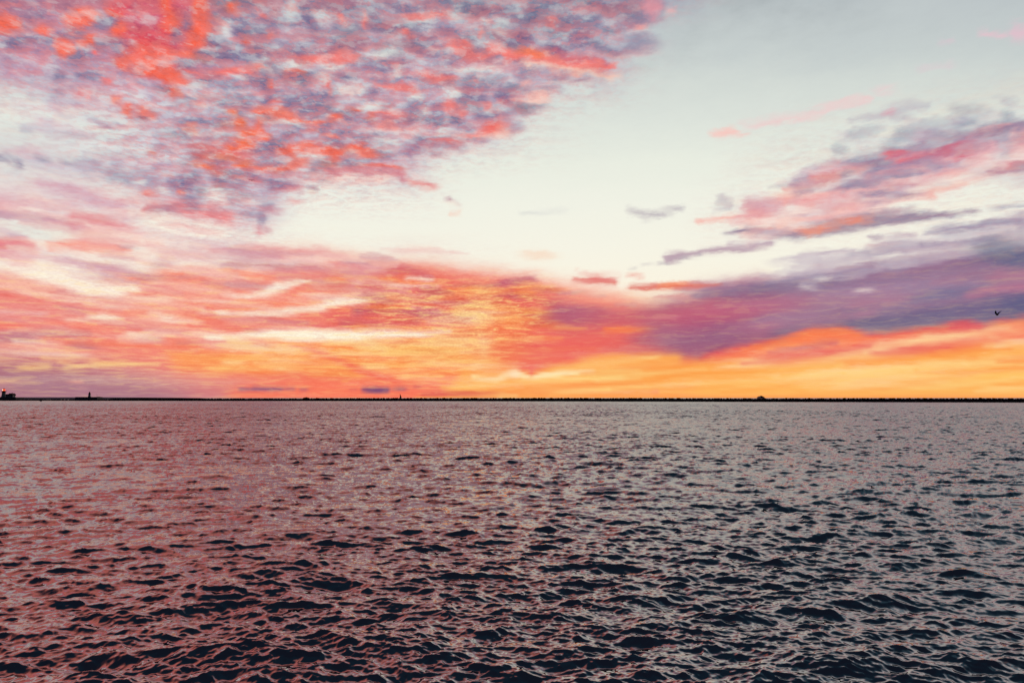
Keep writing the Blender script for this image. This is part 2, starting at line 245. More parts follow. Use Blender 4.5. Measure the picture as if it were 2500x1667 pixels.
tile(1650,450,2.767)
P([(200,690),(600,660),(900,720),(900,1000),(450,1110),(150,1180),(0,1140),(-100,1000),(-100,820)],'a9647e',.75,30)
P([(-100,1000),(200,930),(600,880),(700,960),(300,1080),(0,1150)],'8a5a80',.6,36); E(250,1140,110,30,'9b5470',.6,-25)
E(450,830,350,70,'c46a80',.6,-6)
P([(800,870),(1300,790),(1900,780),(2352,740),(2352,930),(2100,960),(1800,970),(1400,1020),(1150,980),(900,980),(700,1050),(600,1040)],'6d6384',.85,18)
P([(1600,620),(1900,560),(2100,400),(2400,370),(2400,640),(1900,780),(1300,800),(1100,780),(1350,700)],'867a98',.8,36)
E(2230,480,190,90,'626c8c',.85,10); E(2100,310,260,50,'8a8ea4',.6,-6); E(2280,300,110,40,'7a8aa0',.6); L([(1980,750),(2150,715),(2352,690)],[16,26,26],'b76f8c',.75); E(2320,790,130,60,'5c5e84',.7)
P([(900,630),(1100,600),(1220,550),(1370,550),(1420,620),(1380,700),(1250,730),(1000,690)],'9c83a0',.8,14); E(1170,560,60,10,'c0a8b4',.7); L([(870,690),(960,715)],[10,12],'f6efdf',.8); E(1260,715,70,16,'efe6dc',.8,-8); L([(1050,620),(1180,600)],[8,8],'b79cac',.6)
E(1750,400,230,70,'d9d2d6',.55,-10); L([(1540,470),(1700,520),(1900,480)],[10,20,20],'a794ac',.7); L([(1620,600),(1800,570)],[20,24],'d9a6aa',.7); L([(1680,430),(2000,420)],[6,8],'f3efe4',.7)
L([(2000,350),(2352,280)],[24,30],'9c93a9',.7); L([(2080,160),(2200,150),(2352,130)],[10,16,18],'a9a6b6',.7)
# upper right streak clouds
L([(780,100),(900,-40),(1150,-150)],[30,60,30],'c9a5b4',.5)
L([(480,150),(700,130),(1000,120),(1250,110),(1500,50),(1750,70)],[30,50,50,40,30,20],'f5a79f',.8); L([(480,120),(700,150)],[30,40],'cf9fac',.7); L([(750,140),(1000,110),(1200,130)],[16,26,20],'fa8574',.8); L([(1350,50),(1550,60)],[18,14],'f6908c',.8); L([(1650,60),(1950,20)],[30,20],'f4b3b0',.6); L([(150,240),(350,220),(550,230)],[8,16,30],'fad0c4',.7); L([(560,240),(900,200),(1250,180),(1500,170)],[30,36,40,20],'fad2cb',.6)
L([(330,330),(500,310),(650,320),(800,340),(1000,300),(1300,240),(1600,210),(1850,215),(2060,180)],[8,28,36,38,46,50,40,16,5],'8a7896',.9)
L([(680,295),(820,310),(900,330),(1050,280),(1350,210)],[10,20,26,16,10],'f98a70',.8)
L([(-50,500),(80,480),(200,450),(400,430),(640,400)],[30,26,14,22,16],'b294a6',.85); L([(350,400),(650,390)],[18,14],'cdbcc4',.6); L([(-300,560),(0,520),(160,480)],[4,6,8],'b9b0b6',.7); E(1350,365,55,12,'ac98aa',.8,-6); E(1400,410,110,20,'efc4bd',.8,-6); E(960,540,55,7,'d4a3a4',.8); L([(1400,350),(1530,320)],[6,6],'bcb2bc',.6)
L([(0,690),(150,680),(350,690)],[26,30,14],'c07c8c',.8); L([(-30,680),(120,675)],[14,10],'f97f54',.9); L([(0,760),(150,760)],[10,16],'cf9a9c',.7)
tile(1250,417,3.76)
L([(560,1000),(760,1000),(950,1010)],[14,40,30],'e2706c',.9); L([(600,910),(750,950),(1000,940)],[8,12,8],'f0a49c',.7); L([(1070,960),(1190,970)],[12,10],'ee9084',.8); L([(1080,1070),(1300,1060),(1600,1060),(1900,1050)],[16,26,30,14],'e07468',.9); L([(1350,1050),(1600,1040)],[12,10],'ff8440',.9); L([(1300,1155),(1500,1160),(1700,1170)],[10,22,16],'dd9c98',.8); L([(950,1230),(1130,1225)],[9,9],'d3a39e',.7); L([(550,1110),(850,1140)],[8,10],'c3aaa8',.6); L([(1250,1345),(1540,1330)],[8,8],'fbe6dc',.85); E(240,775,150,30,'f9d3b8',.5,0,.9); L([(130,775),(380,775)],[6,8],'f6b494',.5,.9)
E(110,1000,110,30,'c8737c',.7); E(330,1090,110,24,'d25f58',.8); E(100,1080,100,30,'ff7c44',.8)
E(1900,300,30,16,'a79fac',.7,30); E(1960,280,90,36,'b5aab6',.6,35); L([(1830,340),(2000,350)],[16,14],'b5adb7',.6); L([(1080,340),(1170,380),(1350,390),(1560,330)],[8,12,12,14],'b6adb6',.5,.9); L([(30,405),(480,370)],[5,12],'d5d6d2',.6)
L([(1700,460),(2000,430),(2200,440)],[8,14,20],'f8bcb0',.8); E(2250,320,150,90,'d9a9b4',.7); E(2280,390,120,40,'f29c98',.6)
tile(1650,0,2.767)
L([(250,910),(370,890),(490,900)],[10,26,10],'fcc3bb',.8); L([(410,835),(600,825),(850,790),(1100,700),(1300,690)],[8,24,22,26,20],'f3cbcb',.65); E(1400,630,90,24,'efcccf',.5); L([(1650,500),(1860,460)],[16,14],'e6c6d0',.55); L([(1800,300),(1870,290)],[16,12],'e2c3cf',.5); L([(2050,235),(2200,245)],[20,24],'eec0cc',.65); E(2310,230,70,60,'e9bdcb',.7)
L([(1180,840),(1400,780),(1700,700)],[20,40,26],'b9b3be',.55); E(1450,760,50,16,'e2a3b0',.7,-20); L([(1480,810),(1600,795)],[14,10],'a9a6b8',.6)
L([(1870,720),(2000,760),(2150,830),(2352,880)],[14,40,56,40],'8f98aa',.5,.9); E(2250,680,60,20,'a09db4',.5,20,.9); E(2280,780,60,30,'7d8aa0',.7); E(2000,680,200,16,'ccd2d0',.5)
P([(780,1230),(900,1150),(1100,1070),(1400,1030),(1600,920),(1850,870),(2100,900),(2352,850),(2352,960),(2200,1050),(1900,1120),(1400,1230),(1150,1260),(800,1290)],'9a86a6',.85,16)
E(1300,1100,160,50,'767b99',.7,-6); E(1700,970,150,60,'8d6f96',.6,-20); E(2150,900,230,50,'77789a',.7,8)
L([(950,1200),(1080,1200)],[40,44],'ea6f76',.85); L([(1430,1030),(1530,1060),(1700,1060),(1900,1030),(2150,1020)],[40,50,36,50,44],'ea6577',.85); L([(1180,1160),(1320,1170)],[14,10],'ee7d80',.8); E(1640,1120,34,30,'e4788a',.7); E(1790,1140,36,14,'ea7680',.8)
L([(1250,1000),(1400,1020)],[10,14],'f3a6a4',.8); L([(900,1170),(1100,1090)],[12,14],'eea5a2',.6)
P([(2150,1060),(2352,920),(2352,1200),(2000,1180),(1700,1230),(1600,1200)],'b79fb6',.6,30)
L([(1130,1150),(1250,1210)],[30,20],'7d7c9a',.6)
# low right glow
tile(1650,450,2.767)
P([(-200,1160),(150,1185),(450,1110),(700,1060),(900,985),(1150,975),(1300,1020),(1700,980),(1950,935),(2080,970),(2200,930),(2400,900),(2400,1100),(1600,1130),(1000,1160),(300,1210),(-200,1260)],'fd7a50',.95,10)
L([(800,1110),(1000,1070),(1150,1060)],[12,24,20],'c9667a',.7); L([(1850,960),(2050,950)],[20,16],'dd5068',.75); L([(1150,1030),(1500,1080),(2000,1030),(2300,1000)],[10,26,26,20],'fb8268',.7)
P([(-900,1250),(-300,1210),(300,1200),(1000,1150),(1600,1110),(2400,1040),(2400,1260),(-900,1380)],'ffa654',.9,20)
L([(1250,1165),(1700,1150)],[8,8],'ffdca0',.85); L([(1700,1170),(1950,1165)],[12,12],'ffd9a6',.8); L([(2100,1140),(2352,1130)],[16,26],'ffe3b8',.9); L([(2150,1090),(2352,1060)],[8,16],'fbc79c',.8); L([(1100,1215),(1700,1195),(2352,1170)],[8,10,10],'f99a6c',.8); L([(1850,1130),(2100,1115)],[8,8],'f7946e',.7)
P([(-900,1320),(-100,1270),(1000,1240),(2400,1230),(2400,1345),(800,1350),(-900,1360)],'ffc566',.95,20)
L([(-50,1305),(300,1300),(700,1295)],[10,14,6],'ffe6a6',.9)
L([(-100,1400),(1200,1400),(2500,1400)],[24,22,16],'ffb85e',.9); L([(-200,1440),(1200,1440),(2500,1440)],[18,18,18],'ffa256',.95)
tile(800,450,2.767)
P([(900,1260),(1240,1245),(1330,1290),(1500,1230),(1800,1160),(2400,1150),(2400,1220),(1700,1270),(1500,1290),(1600,1380),(2200,1370),(2200,1420),(800,1440),(850,1350)],'ffb860',.85,16)
L([(980,1300),(1120,1320),(1270,1275),(1330,1300),(1420,1300),(1700,1270)],[10,20,26,24,18,12],'ffe6a4',1,.5); E(1270,1290,40,20,'fff2cc',.9)
L([(1280,1345),(1700,1330),(2200,1300)],[16,20,20],'ffdc90',.9); L([(1000,1370),(1350,1365),(1600,1385),(1900,1380)],[10,16,16,14],'ffdd90',.9); L([(1350,1325),(1600,1310)],[6,9],'ffa64c',.8); L([(1150,1438),(1400,1425)],[8,6],'ffe08c',.8)
L([(760,1370),(900,1360),(1100,1380)],[8,10,8],'ffcf78',.85); L([(1300,1428),(2352,1425)],[12,14],'ffa050',.85); L([(1500,1350),(1800,1330)],[5,5],'ffb050',.7)
L([(1700,1175),(2000,1160),(2352,1180)],[16,18,16],'ffab58',.8)
L([(1390,1240),(1360,1280)],[26,8],'f4706a',.8)
# fibres and wisps of the high cloud, too many to place one by one
rg_ = np.random.default_rng(5); tile(0, 0, 1)
def wisps(n, xr, yr, slope, length, wid, cols, al):
    for _ in range(n):
        x = rg_.uniform(*xr); y = rg_.uniform(*yr(x)) if callable(yr) else rg_.uniform(*yr)
        l = rg_.uniform(*length); m = slope(x, y); b = rg_.normal()*.018; w = rg_.uniform(*wid)
        L([(x+l*t, y+l*(m*t+b*t*t)) for t in (0, .33, .66, 1)], [w*.3, w, w*.9, w*.25], cols[rg_.integers(len(cols))], rg_.uniform(*al), .9)
sl = lambda x, y: (1180-x)*1.3e-4*min(1, (971-y)/220)
wisps(85, (-80, 1050), (690, 850), sl, (90, 340), (5, 11), ['f9a48f', 'ee7a74', 'fcc7ae', 'fdeed8', 'd68a94', 'fb8260', 'f4b0a6', 'f07468'], (.35, .75))
wisps(60, (150, 1000), (600, 700), sl, (60, 220), (5, 10), ['fbd9c8', 'f3b3ac', 'e79a9e', 'fdf1e2', 'c99aa8'], (.3, .65))
wisps(60, (-60, 520), (470, 640), lambda x, y: .22-x*2e-4, (80, 260), (5, 11), ['e7a2aa', 'f0c6c4', 'f6efe2', 'cf9db0', 'f9d9cc'], (.25, .55))
wisps(70, (500, 1250), (820, 905), sl, (60, 260), (4, 8), ['ffc06a', 'ffd98c', 'fd8c50', 'ffa858', 'fb7a54', 'ffe6a6'], (.4, .8))
wisps(60, (850, 1320), (690, 800), lambda x, y: .03, (40, 160), (4, 8), ['d85c5a', 'ffa24c', 'ffca74', 'c2606c', 'fb7a48', 'e8645a'], (.4, .8))
wisps(90, (1050, 2450), lambda x: (905-max(0, x-1500)*.05, 962), lambda x, y: -.075, (120, 420), (4, 9), ['ffd07c', 'ffb45c', 'ffa048', 'ffda90', 'fd8e48'], (.35, .75))
wisps(60, (1700, 2450), lambda x: (860-(x-1700)*.08, 905-(x-1700)*.08), lambda x, y: -.1, (120, 360), (5, 10), ['ff9058', 'ffc080', 'f9765c', 'ffd9a0', 'e8605e'], (.35, .7))
wisps(95, (1680, 2480), lambda x: (740-(x-1450)*.13, 850-(x-1450)*.10), lambda x, y: -.15, (120, 420), (8, 22), ['a884a0', '7a6588', 'b4788f', '65638a', '927f9c', 'c07f94'], (.15, .38))
wisps(70, (1850, 2480), lambda x: (640-(x-1850)*.2, 720-(x-1850)*.2), lambda x, y: -.12, (60, 240), (4, 10), ['f0e8e0', 'b8a8b8', '968ca6', 'd8cfd2', 'a78fa8'], (.3, .65))
wisps(90, (1780, 2480), lambda x: (520-(x-1780)*.22, 600-(x-1780)*.28), lambda x, y: -.2, (60, 260), (4, 9), ['f7b6ae', 'f2efe4', 'e6a0a8', 'e9d5d6', 'fbd2c8'], (.3, .6))
wisps(90, (2020, 2480), lambda x: (330-(x-2000)*.12, 400-(x-2000)*.18), lambda x, y: -.14, (30, 130), (4, 9), ['a3a8b6', 'dfe3dc', '8f98aa', 'dde0dc', 'c9b9c6'], (.3, .65))
wisps(110, (1880, 2480), lambda x: (430-(x-1880)*.2, 560-(x-1880)*.25), lambda x, y: -.24, (50, 200), (4, 9), ['eb7f88', 'f4e9e2', 'a58fac', 'f3a7a6', 'dcc9d0', '8a7f9e', 'f2eee4'], (.35, .7))
wisps(90, (0, 480), (190, 400), lambda x, y: .14, (40, 200), (5, 12), ['e9ede2', 'c3bccb', 'a9a8bb', 'dcd7dc', 'd4b4c4'], (.25, .5))
tile(0,450,2.767)
E(280,590,230,44,'fdf5e2',.8,10,.8); L([(60,600),(300,625),(550,690),(760,725),(930,700)],[6,26,44,40,8],'fef6e2',.95,.8)
L([(1500,755),(1650,752),(1800,735),(1880,690),(1990,668),(2080,655)],[3,12,20,28,16,4],'fdf2de',.8,.9)
L([(1380,858),(1650,874),(1900,866),(2150,836),(2300,800),(2450,785)],[2,8,16,20,20,12],'fef3dc',.95,.8)
L([(1350,1035),(1620,1024),(1850,1010),(2050,1020),(2300,1020),(2500,1014),(2750,1012),(3050,1006)],[2,9,30,40,38,26,16,4],'fff7de',1,.6)
L([(440,920),(620,905),(700,900),(860,922)],[2,12,24,3],'fdf0d6',.85,.9)
L([(550,1190),(900,1160),(1300,1180)],[2,5,2],'f9b58c',.6)
tile(800,450,2.767)
L([(700,1060),(900,1050),(1100,1062)],[4,12,4],'ffd68c',.7); E(1070,1060,40,18,'fff0c4',.9,0,.8); E(1060,1120,26,40,'ffe0a0',.7,0,.9)
P([(1090,1110),(1280,1060),(1600,1060),(1900,1110),(1700,1180),(1480,1230),(1380,1285),(1290,1240),(1180,1200)],'ee6862',.75,16)
L([(960,1312),(1060,1318),(1150,1316),(1220,1282),(1270,1268),(1320,1290),(1370,1308),(1430,1292),(1560,1275),(1800,1262)],[4,10,16,22,22,14,10,14,12,4],'ffe9b4',1,.6); E(1262,1283,34,20,'fff4d2',.95,0,.7)
L([(1375,1240),(1372,1286)],[22,6],'f26a60',.8,.7)
tile(0,0,1); E(1182,730,34,34,'ffd488',.4,0,.9); E(1184,835,30,56,'ffe0a0',.45,0,.9); E(1150,780,90,14,'ffeab6',.6,0,.9)
E(1225,850,50,60,'fb9256',.55,0,.95); E(1240,790,60,30,'fa8850',.5,0,.95)
tile(0,450,2.767); L([(1950,1080),(2150,1130),(2350,1215),(2520,1285),(2700,1340)],[8,14,18,20,10],'f4705c',.7,.7)
tile(1650,450,2.767)      # last touches on the bank: slate end, magenta heart, burning lower rim
E(2260,470,230,80,'636b8a',.8,8,.8); E(2330,820,200,60,'5d5f84',.7,-8,.8); E(1850,860,420,50,'6c6288',.5,-6,.8)
E(60,880,300,60,'cc6072',.6,-4,.9); E(-350,900,300,60,'d8646a',.55,2,.9); E(350,850,420,60,'c2607e',.5,-6,.9); E(100,960,300,60,'b8587a',.5,-10,.9); L([(1950,745),(2150,712),(2400,690)],[8,26,26],'bb7390',.7,.9)
L([(170,1178),(300,1140),(450,1100),(700,1045),(900,975),(1130,965),(1290,1012),(1420,1028),(1700,975),(1950,930),(2050,962),(2180,925),(2400,890)],[9,9,9,10,10,10,12,8,9,16,14,9,9],'e4505c',.5,.95)
L([(500,1095),(760,1040),(930,995),(1120,985),(1240,1020)],[8,14,22,24,10],'ff8148',.65,.95)
L([(620,1128),(850,1105),(1080,1072)],[6,15,12],'c4647a',.6,.9)
for x,y,w_ in [(560,664,22),(700,668,18),(870,640,20),(1050,610,24),(1110,560,20),(1180,556,16),(1300,550,34),(1390,575,26),(1480,600,18),(330,685,20),(200,700,18),(60,720,16)]: E(x,y,w_*1.6,w_*.5,'a5869e',.6,0,.8)
E(1000,640,60,9,'f3ebe0',.7,0,.8); E(1270,722,60,9,'efe3da',.8,-8,.8); E(900,700,60,8,'f6eee0',.7,4,.8)
tile(800,450,2.767)
L([(245,1388),(330,1386),(410,1388)],[12,21,14],'7d5078',1,.3); E(490,1380,46,13,'a4566e',.9); L([(640,1416),(900,1412),(1200,1410)],[8,9,4],'d65558',.9)
tile(0,450,2.767)
for x0,x1,y,w in [(1620,1690,1385,9),(1710,1890,1380,14),(1900,1990,1378,8),(2035,2075,1388,8)]: L([(x0,y),(x1,y+2)],w,'8f5d7c',.85,.5)
# ---------------------------------------------------------------- world: the evening sky, by bearing and elevation
w = bpy.data.worlds.new('World'); sc.world = w; w.use_nodes = True
w.cycles.sampling_method = 'MANUAL'; w.cycles.sample_map_resolution = 256
nt = w.node_tree; nt.nodes.clear(); ND = nt.nodes; LK = nt.links
def put(sock, v):
    if v is None: return
    if isinstance(v, bpy.types.NodeSocket): LK.new(v, sock)
    else: sock.default_value = v
def M(op, a, b=None, c=None, clamp=False):
    n = ND.new('ShaderNodeMath'); n.operation = op; n.use_clamp = clamp
    put(n.inputs[0], a); put(n.inputs[1], b); put(n.inputs[2], c); return n.outputs[0]
def VM(op, a, b=None):
    n = ND.new('ShaderNodeVectorMath'); n.operation = op
    put(n.inputs[0], a); put(n.inputs[1], b); return n.outputs[0]
def MR(x, a, b, c=0., d=1., kind='LINEAR'):
    n = ND.new('ShaderNodeMapRange'); n.interpolation_type = kind
    put(n.inputs[0], x); put(n.inputs[1], a); put(n.inputs[2], b); put(n.inputs[3], c); put(n.inputs[4], d); return n.outputs[0]
def MIX(f, a, b, mode='MIX'):
    n = ND.new('ShaderNodeMix'); n.data_type = 'RGBA'; n.blend_type = mode; n.clamp_factor = True
    put(n.inputs[0], f); put(n.inputs[6], a); put(n.inputs[7], b); return n.outputs[2]
def NZ(vec, scale, det=4, rough=.55, dist=0., w=None):
    n = ND.new('ShaderNodeTexNoise'); put(n.inputs['Vector'], vec)
    if w is not None: n.noise_dimensions = '4D'; n.inputs['W'].default_value = w
    n.inputs['Scale'].default_value = scale; n.inputs['Detail'].default_value = det
    n.inputs['Roughness'].default_value = rough; n.inputs['Distortion'].default_value = dist
    return n.outputs[0], n.outputs[1]
def lin(c): c = np.asarray(c, float); return np.where(c <= .04045, c/12.92, ((c+.055)/1.055)**2.4)
def LC(h): return tuple(lin(C(h)))+(1.,)
AZ = 40.0
def pix(az, el):                                # bearing -> survey point
    x, y, z = math.sin(az)*math.cos(el), math.cos(az)*math.cos(el), math.sin(el)
    c, s = math.cos(PITCH), math.sin(PITCH)
    d = y*c+z*s; v = -y*s+z*c
    return 1250+FPX*x/d, 833.5-FPX*v/d
def el_of(py): return math.atan(ray(1250, py)[1])
def grab(img, px, py):
    fx = min(max((px)/CS-.5, 0), CW-1.001); fy = min(max((py-CY0)/CS-.5, 0), CH-1.001)
    i, j = int(fx), int(fy); a, b = fx-i, fy-j
    return (img[j, i]*(1-a)+img[j, i+1]*a)*(1-b)+(img[j+1, i]*(1-a)+img[j+1, i+1]*a)*b
def ramp_row(img, e, nramp, name):             # one circle of elevation: colour along the bearing, as a small node group
    g = bpy.data.node_groups.new(name, 'ShaderNodeTree')
    g.interface.new_socket(name='u', in_out='INPUT', socket_type='NodeSocketFloat')
    g.interface.new_socket(name='colour', in_out='OUTPUT', socket_type='NodeSocketColor')
    gi = g.nodes.new('NodeGroupInput'); go = g.nodes.new('NodeGroupOutput'); row = None
    for k in range(nramp):
        f = g.nodes.new('ShaderNodeMath'); f.operation = 'MULTIPLY_ADD'; f.use_clamp = True
        g.links.new(gi.outputs[0], f.inputs[0]); f.inputs[1].default_value = nramp; f.inputs[2].default_value = -k
        n = g.nodes.new('ShaderNodeValToRGB'); els = n.color_ramp.elements; S = 32
        g.links.new(f.outputs[0], n.inputs[0])
        for s in range(S):
            t = s/(S-1)
            ec = els[0] if s == 0 else (els[len(els)-1] if s == S-1 else els.new(t))
            c = grab(img, *pix(R(-AZ+2*AZ*(k+t)/nramp), e)); ec.color = (float(c[0]), float(c[1]), float(c[2]), 1)
        if row is None: row = n.outputs[0]
        else:
            gt = g.nodes.new('ShaderNodeMath'); gt.operation = 'GREATER_THAN'; g.links.new(gi.outputs[0], gt.inputs[0]); gt.inputs[1].default_value = k/nramp
            m = g.nodes.new('ShaderNodeMix'); m.data_type = 'RGBA'; g.links.new(gt.outputs[0], m.inputs[0]); g.links.new(row, m.inputs[6]); g.links.new(n.outputs[0], m.inputs[7]); row = m.outputs[2]
    g.links.new(row, go.inputs[0]); return g
def chain(gs, es, u, el):                      # rows of colour mixed up the sky
    res = prev = None
    for e, g in zip(es, gs):
        n = ND.new('ShaderNodeGroup'); n.node_tree = g; LK.new(u, n.inputs[0])
        res = n.outputs[0] if res is None else MIX(MR(el, prev, e), res, n.outputs[0])
        prev = e
    return res
def field(img, u, el, rows, nramp, name):
    es = [el_of(py) for py in rows]
    return chain([ramp_row(img, e, nramp, name) for e in es], es, u, el)
tc = ND.new('ShaderNodeTexCoord'); D = VM('NORMALIZE', tc.outputs['Generated'])
sx = ND.new('ShaderNodeSeparateXYZ'); LK.new(D, sx.inputs[0]); dx, dy, dz = sx.outputs
zc = M('MAXIMUM', dz, 0.0)
az = M('ARCTAN2', dx, dy); el = M('ARCSINE', zc)
# position on a flat cloud sheet overhead
q = M('ADD', zc, .07)
cp = ND.new('ShaderNodeCombineXYZ'); LK.new(M('DIVIDE', dx, q), cp.inputs[0]); LK.new(M('DIVIDE', dy, q), cp.inputs[1]); pl = cp.outputs[0]
n1f, n1c = NZ(pl, 5.0, 5, .6)
n2f, n2c = NZ(pl, 16.0, 4, .6)
wv = VM('ADD', VM('SUBTRACT', n1c, (.5, .5, .5)), VM('MULTIPLY', VM('SUBTRACT', n2c, (.5, .5, .5)), (.5, .5, .5)))
sw = ND.new('ShaderNodeSeparateXYZ'); LK.new(wv, sw.inputs[0])
q1 = M('ADD', zc, .05)
warp_u = M('MULTIPLY', sw.outputs[0], M('MULTIPLY', q1, .075))
warp_v = M('MULTIPLY', sw.outputs[1], M('MULTIPLY', M('POWER', q1, 1.35), .105))
u = M('ADD', M('DIVIDE', M('ADD', az, warp_u), R(2*AZ)), .5, clamp=True)
ew = M('ADD', el, warp_v)
rows = [971, 964]
while rows[-1] > 0: rows.append(rows[-1]-(6.5 if rows[-1] > 900 else 8 if rows[-1] > 600 else 10.5))
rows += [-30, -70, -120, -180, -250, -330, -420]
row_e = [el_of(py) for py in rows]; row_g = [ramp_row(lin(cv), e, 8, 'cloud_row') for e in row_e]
# how each part of the sky is textured: R cell-like puffs, G long fibres, B fine ripples
cv_keep = cv; cv = np.zeros((CH, CW, 3))
PAL.update(tp='ff0000', tf='00ff00', tr='0000ff', tn='000000', tpr='ff00aa', tfr='00ffcc')
tile(0, 0, 1)
P([(-200,-400),(1800,-400),(1690,-60),(1500,100),(1500,200),(1200,330),(1000,440),(700,470),(600,560),(350,520),(-100,400)], 'ff2000', 1, 60)
E(100,300,220,60,'202008',.9); P([(-100,400),(350,500),(600,580),(900,590),(1400,690),(1400,740),(900,720),(-100,640)], '30c010', .9, 40)
P([(-100,640),(900,720),(1300,800),(1300,971),(-100,971)], '00ff60', 1, 30); E(1120,770,260,75,'2050ff',.9); E(1000,850,300,45,'2050aa',.8); E(500,620,260,40,'304028',.8)
P([(1350,740),(2000,640),(2600,560),(2600,800),(1700,880),(1250,900)], '102020', 1, 30)
P([(1700,560),(1800,420),(2000,330),(2600,220),(2600,560),(2100,600)], '40b010', .9, 40)
P([(1200,880),(2600,790),(2600,971),(1200,971)], '00d010', .9, 20)
texmap = cv; cv = cv_keep
tm = field(texmap, M('ADD', M('DIVIDE', az, R(2*AZ)), .5, clamp=True), el, [971,900,820,740,650,560,440,300,100,-150], 1, 'texture_row')
st = ND.new('ShaderNodeSeparateColor'); LK.new(tm, st.inputs[0]); puff, fib, rip = st.outputs
# every later touch is kept as  colour * GAIN + ADD
GAIN, ADD = (1., 1., 1.), (0., 0., 0.)
def V3(x): 
    n = ND.new('ShaderNodeCombineXYZ'); [put(n.inputs[i], x) for i in range(3)]; return n.outputs[0]
def toward(f, col):                            # mix towards a fixed colour
    global GAIN, ADD
    g = V3(M('SUBTRACT', 1., f)); GAIN = VM('MULTIPLY', GAIN, g); ADD = VM('ADD', VM('MULTIPLY', ADD, g), VM('MULTIPLY', V3(f), tuple(col[:3])))
def tint(f, c):                                # mix towards the colour multiplied by c
    global GAIN, ADD
    n = ND.new('ShaderNodeCombineXYZ')
    for i in range(3): LK.new(M('MULTIPLY_ADD', f, c[i]-1., 1.), n.inputs[i])
    GAIN = VM('MULTIPLY', GAIN, n.outputs[0]); ADD = VM('MULTIPLY', ADD, n.outputs[0])
def MM(a, b, k): return M('MULTIPLY', M('MULTIPLY', a, b), k)
# puffs: shaded bodies with their sunward undersides lit, thin gaps between
for scl, sh, kb, kg, kl in ((11.0, .035, .30, .30, .24), (27.0, .016, .36, .20, .20)):
    pf, _ = NZ(pl, scl, 5, .58); pf2, _ = NZ(VM('ADD', pl, (0, sh, 0)), scl, 5, .58)
    tint(MM(MR(pf, .47, .61, kind='SMOOTHSTEP'), puff, kb), (.50, .47, .66))
    toward(MM(MR(pf, .47, .36, kind='SMOOTHSTEP'), puff, kg), LC('e3e8e6'))
    toward(MM(MR(M('SUBTRACT', pf, pf2), .0, .055, kind='SMOOTHSTEP'), puff, kl), LC('fb9088'))
# fibres drawn out along the sky
fc = ND.new('ShaderNodeCombineXYZ'); LK.new(M('MULTIPLY', az, 5.0), fc.inputs[0])
LK.new(M('MULTIPLY', M('SUBTRACT', M('POWER', el, .75), M('MULTIPLY', M('MULTIPLY', az, az), .11)), 34.0), fc.inputs[1])
ff, _ = NZ(VM('ADD', fc.outputs[0], VM('SCALE', n1c)), 1.0, 6, .60, .3)
tint(MM(MR(ff, .50, .70), fib, .50), (.88, .66, .68)); toward(MM(MR(ff, .50, .32), fib, .34), LC('fde6c4'))
rc = ND.new('ShaderNodeCombineXYZ'); LK.new(M('MULTIPLY', az, 30.0), rc.inputs[0]); LK.new(M('MULTIPLY', M('POWER', el, .8), 170.0), rc.inputs[1])
rg, _ = NZ(rc.outputs[0], 1.0, 3, .6, .8)
tint(MM(MR(rg, .52, .64), rip, .75), (.86, .52, .52)); toward(MM(MR(rg, .49, .37), rip, .70), LC('ffd788'))
rf, _ = NZ(pl, 42.0, 3, .6, .4)
rs = M('MULTIPLY', M('SUBTRACT', rf, .5), M('MULTIPLY_ADD', rip, 1.1, .02)); cm = ND.new('ShaderNodeCombineXYZ')
for i, k in enumerate((.8, 1.5, 1.3)): LK.new(M('MULTIPLY_ADD', rs, k, 1.), cm.inputs[i])
GAIN = VM('MULTIPLY', GAIN, cm.outputs[0]); ADD = VM('MULTIPLY', ADD, cm.outputs[0])
# overhead and behind the viewer: unseen sky, darkened to deepen the reflections on the waves
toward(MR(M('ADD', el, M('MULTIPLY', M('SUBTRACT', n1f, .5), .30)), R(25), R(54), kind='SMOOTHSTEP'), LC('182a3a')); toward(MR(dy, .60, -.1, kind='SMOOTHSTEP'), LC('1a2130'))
# the sky is cut into bands of elevation so that only the band being looked at is worked out
def band(i0, i1):
    if i1-i0 <= 12:
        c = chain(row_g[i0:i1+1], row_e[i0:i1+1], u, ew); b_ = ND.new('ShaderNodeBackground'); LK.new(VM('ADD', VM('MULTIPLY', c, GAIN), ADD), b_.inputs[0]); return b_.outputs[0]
    im = (i0+i1)//2; f = M('GREATER_THAN', ew, row_e[im]); lo = band(i0, im); hi = band(im, i1)
    n = ND.new('ShaderNodeMixShader'); LK.new(f, n.inputs[0]); LK.new(lo, n.inputs[1]); LK.new(hi, n.inputs[2]); return n.outputs[0]
ow = ND.new('ShaderNodeOutputWorld'); LK.new(band(0, len(rows)-1), ow.inputs[0])
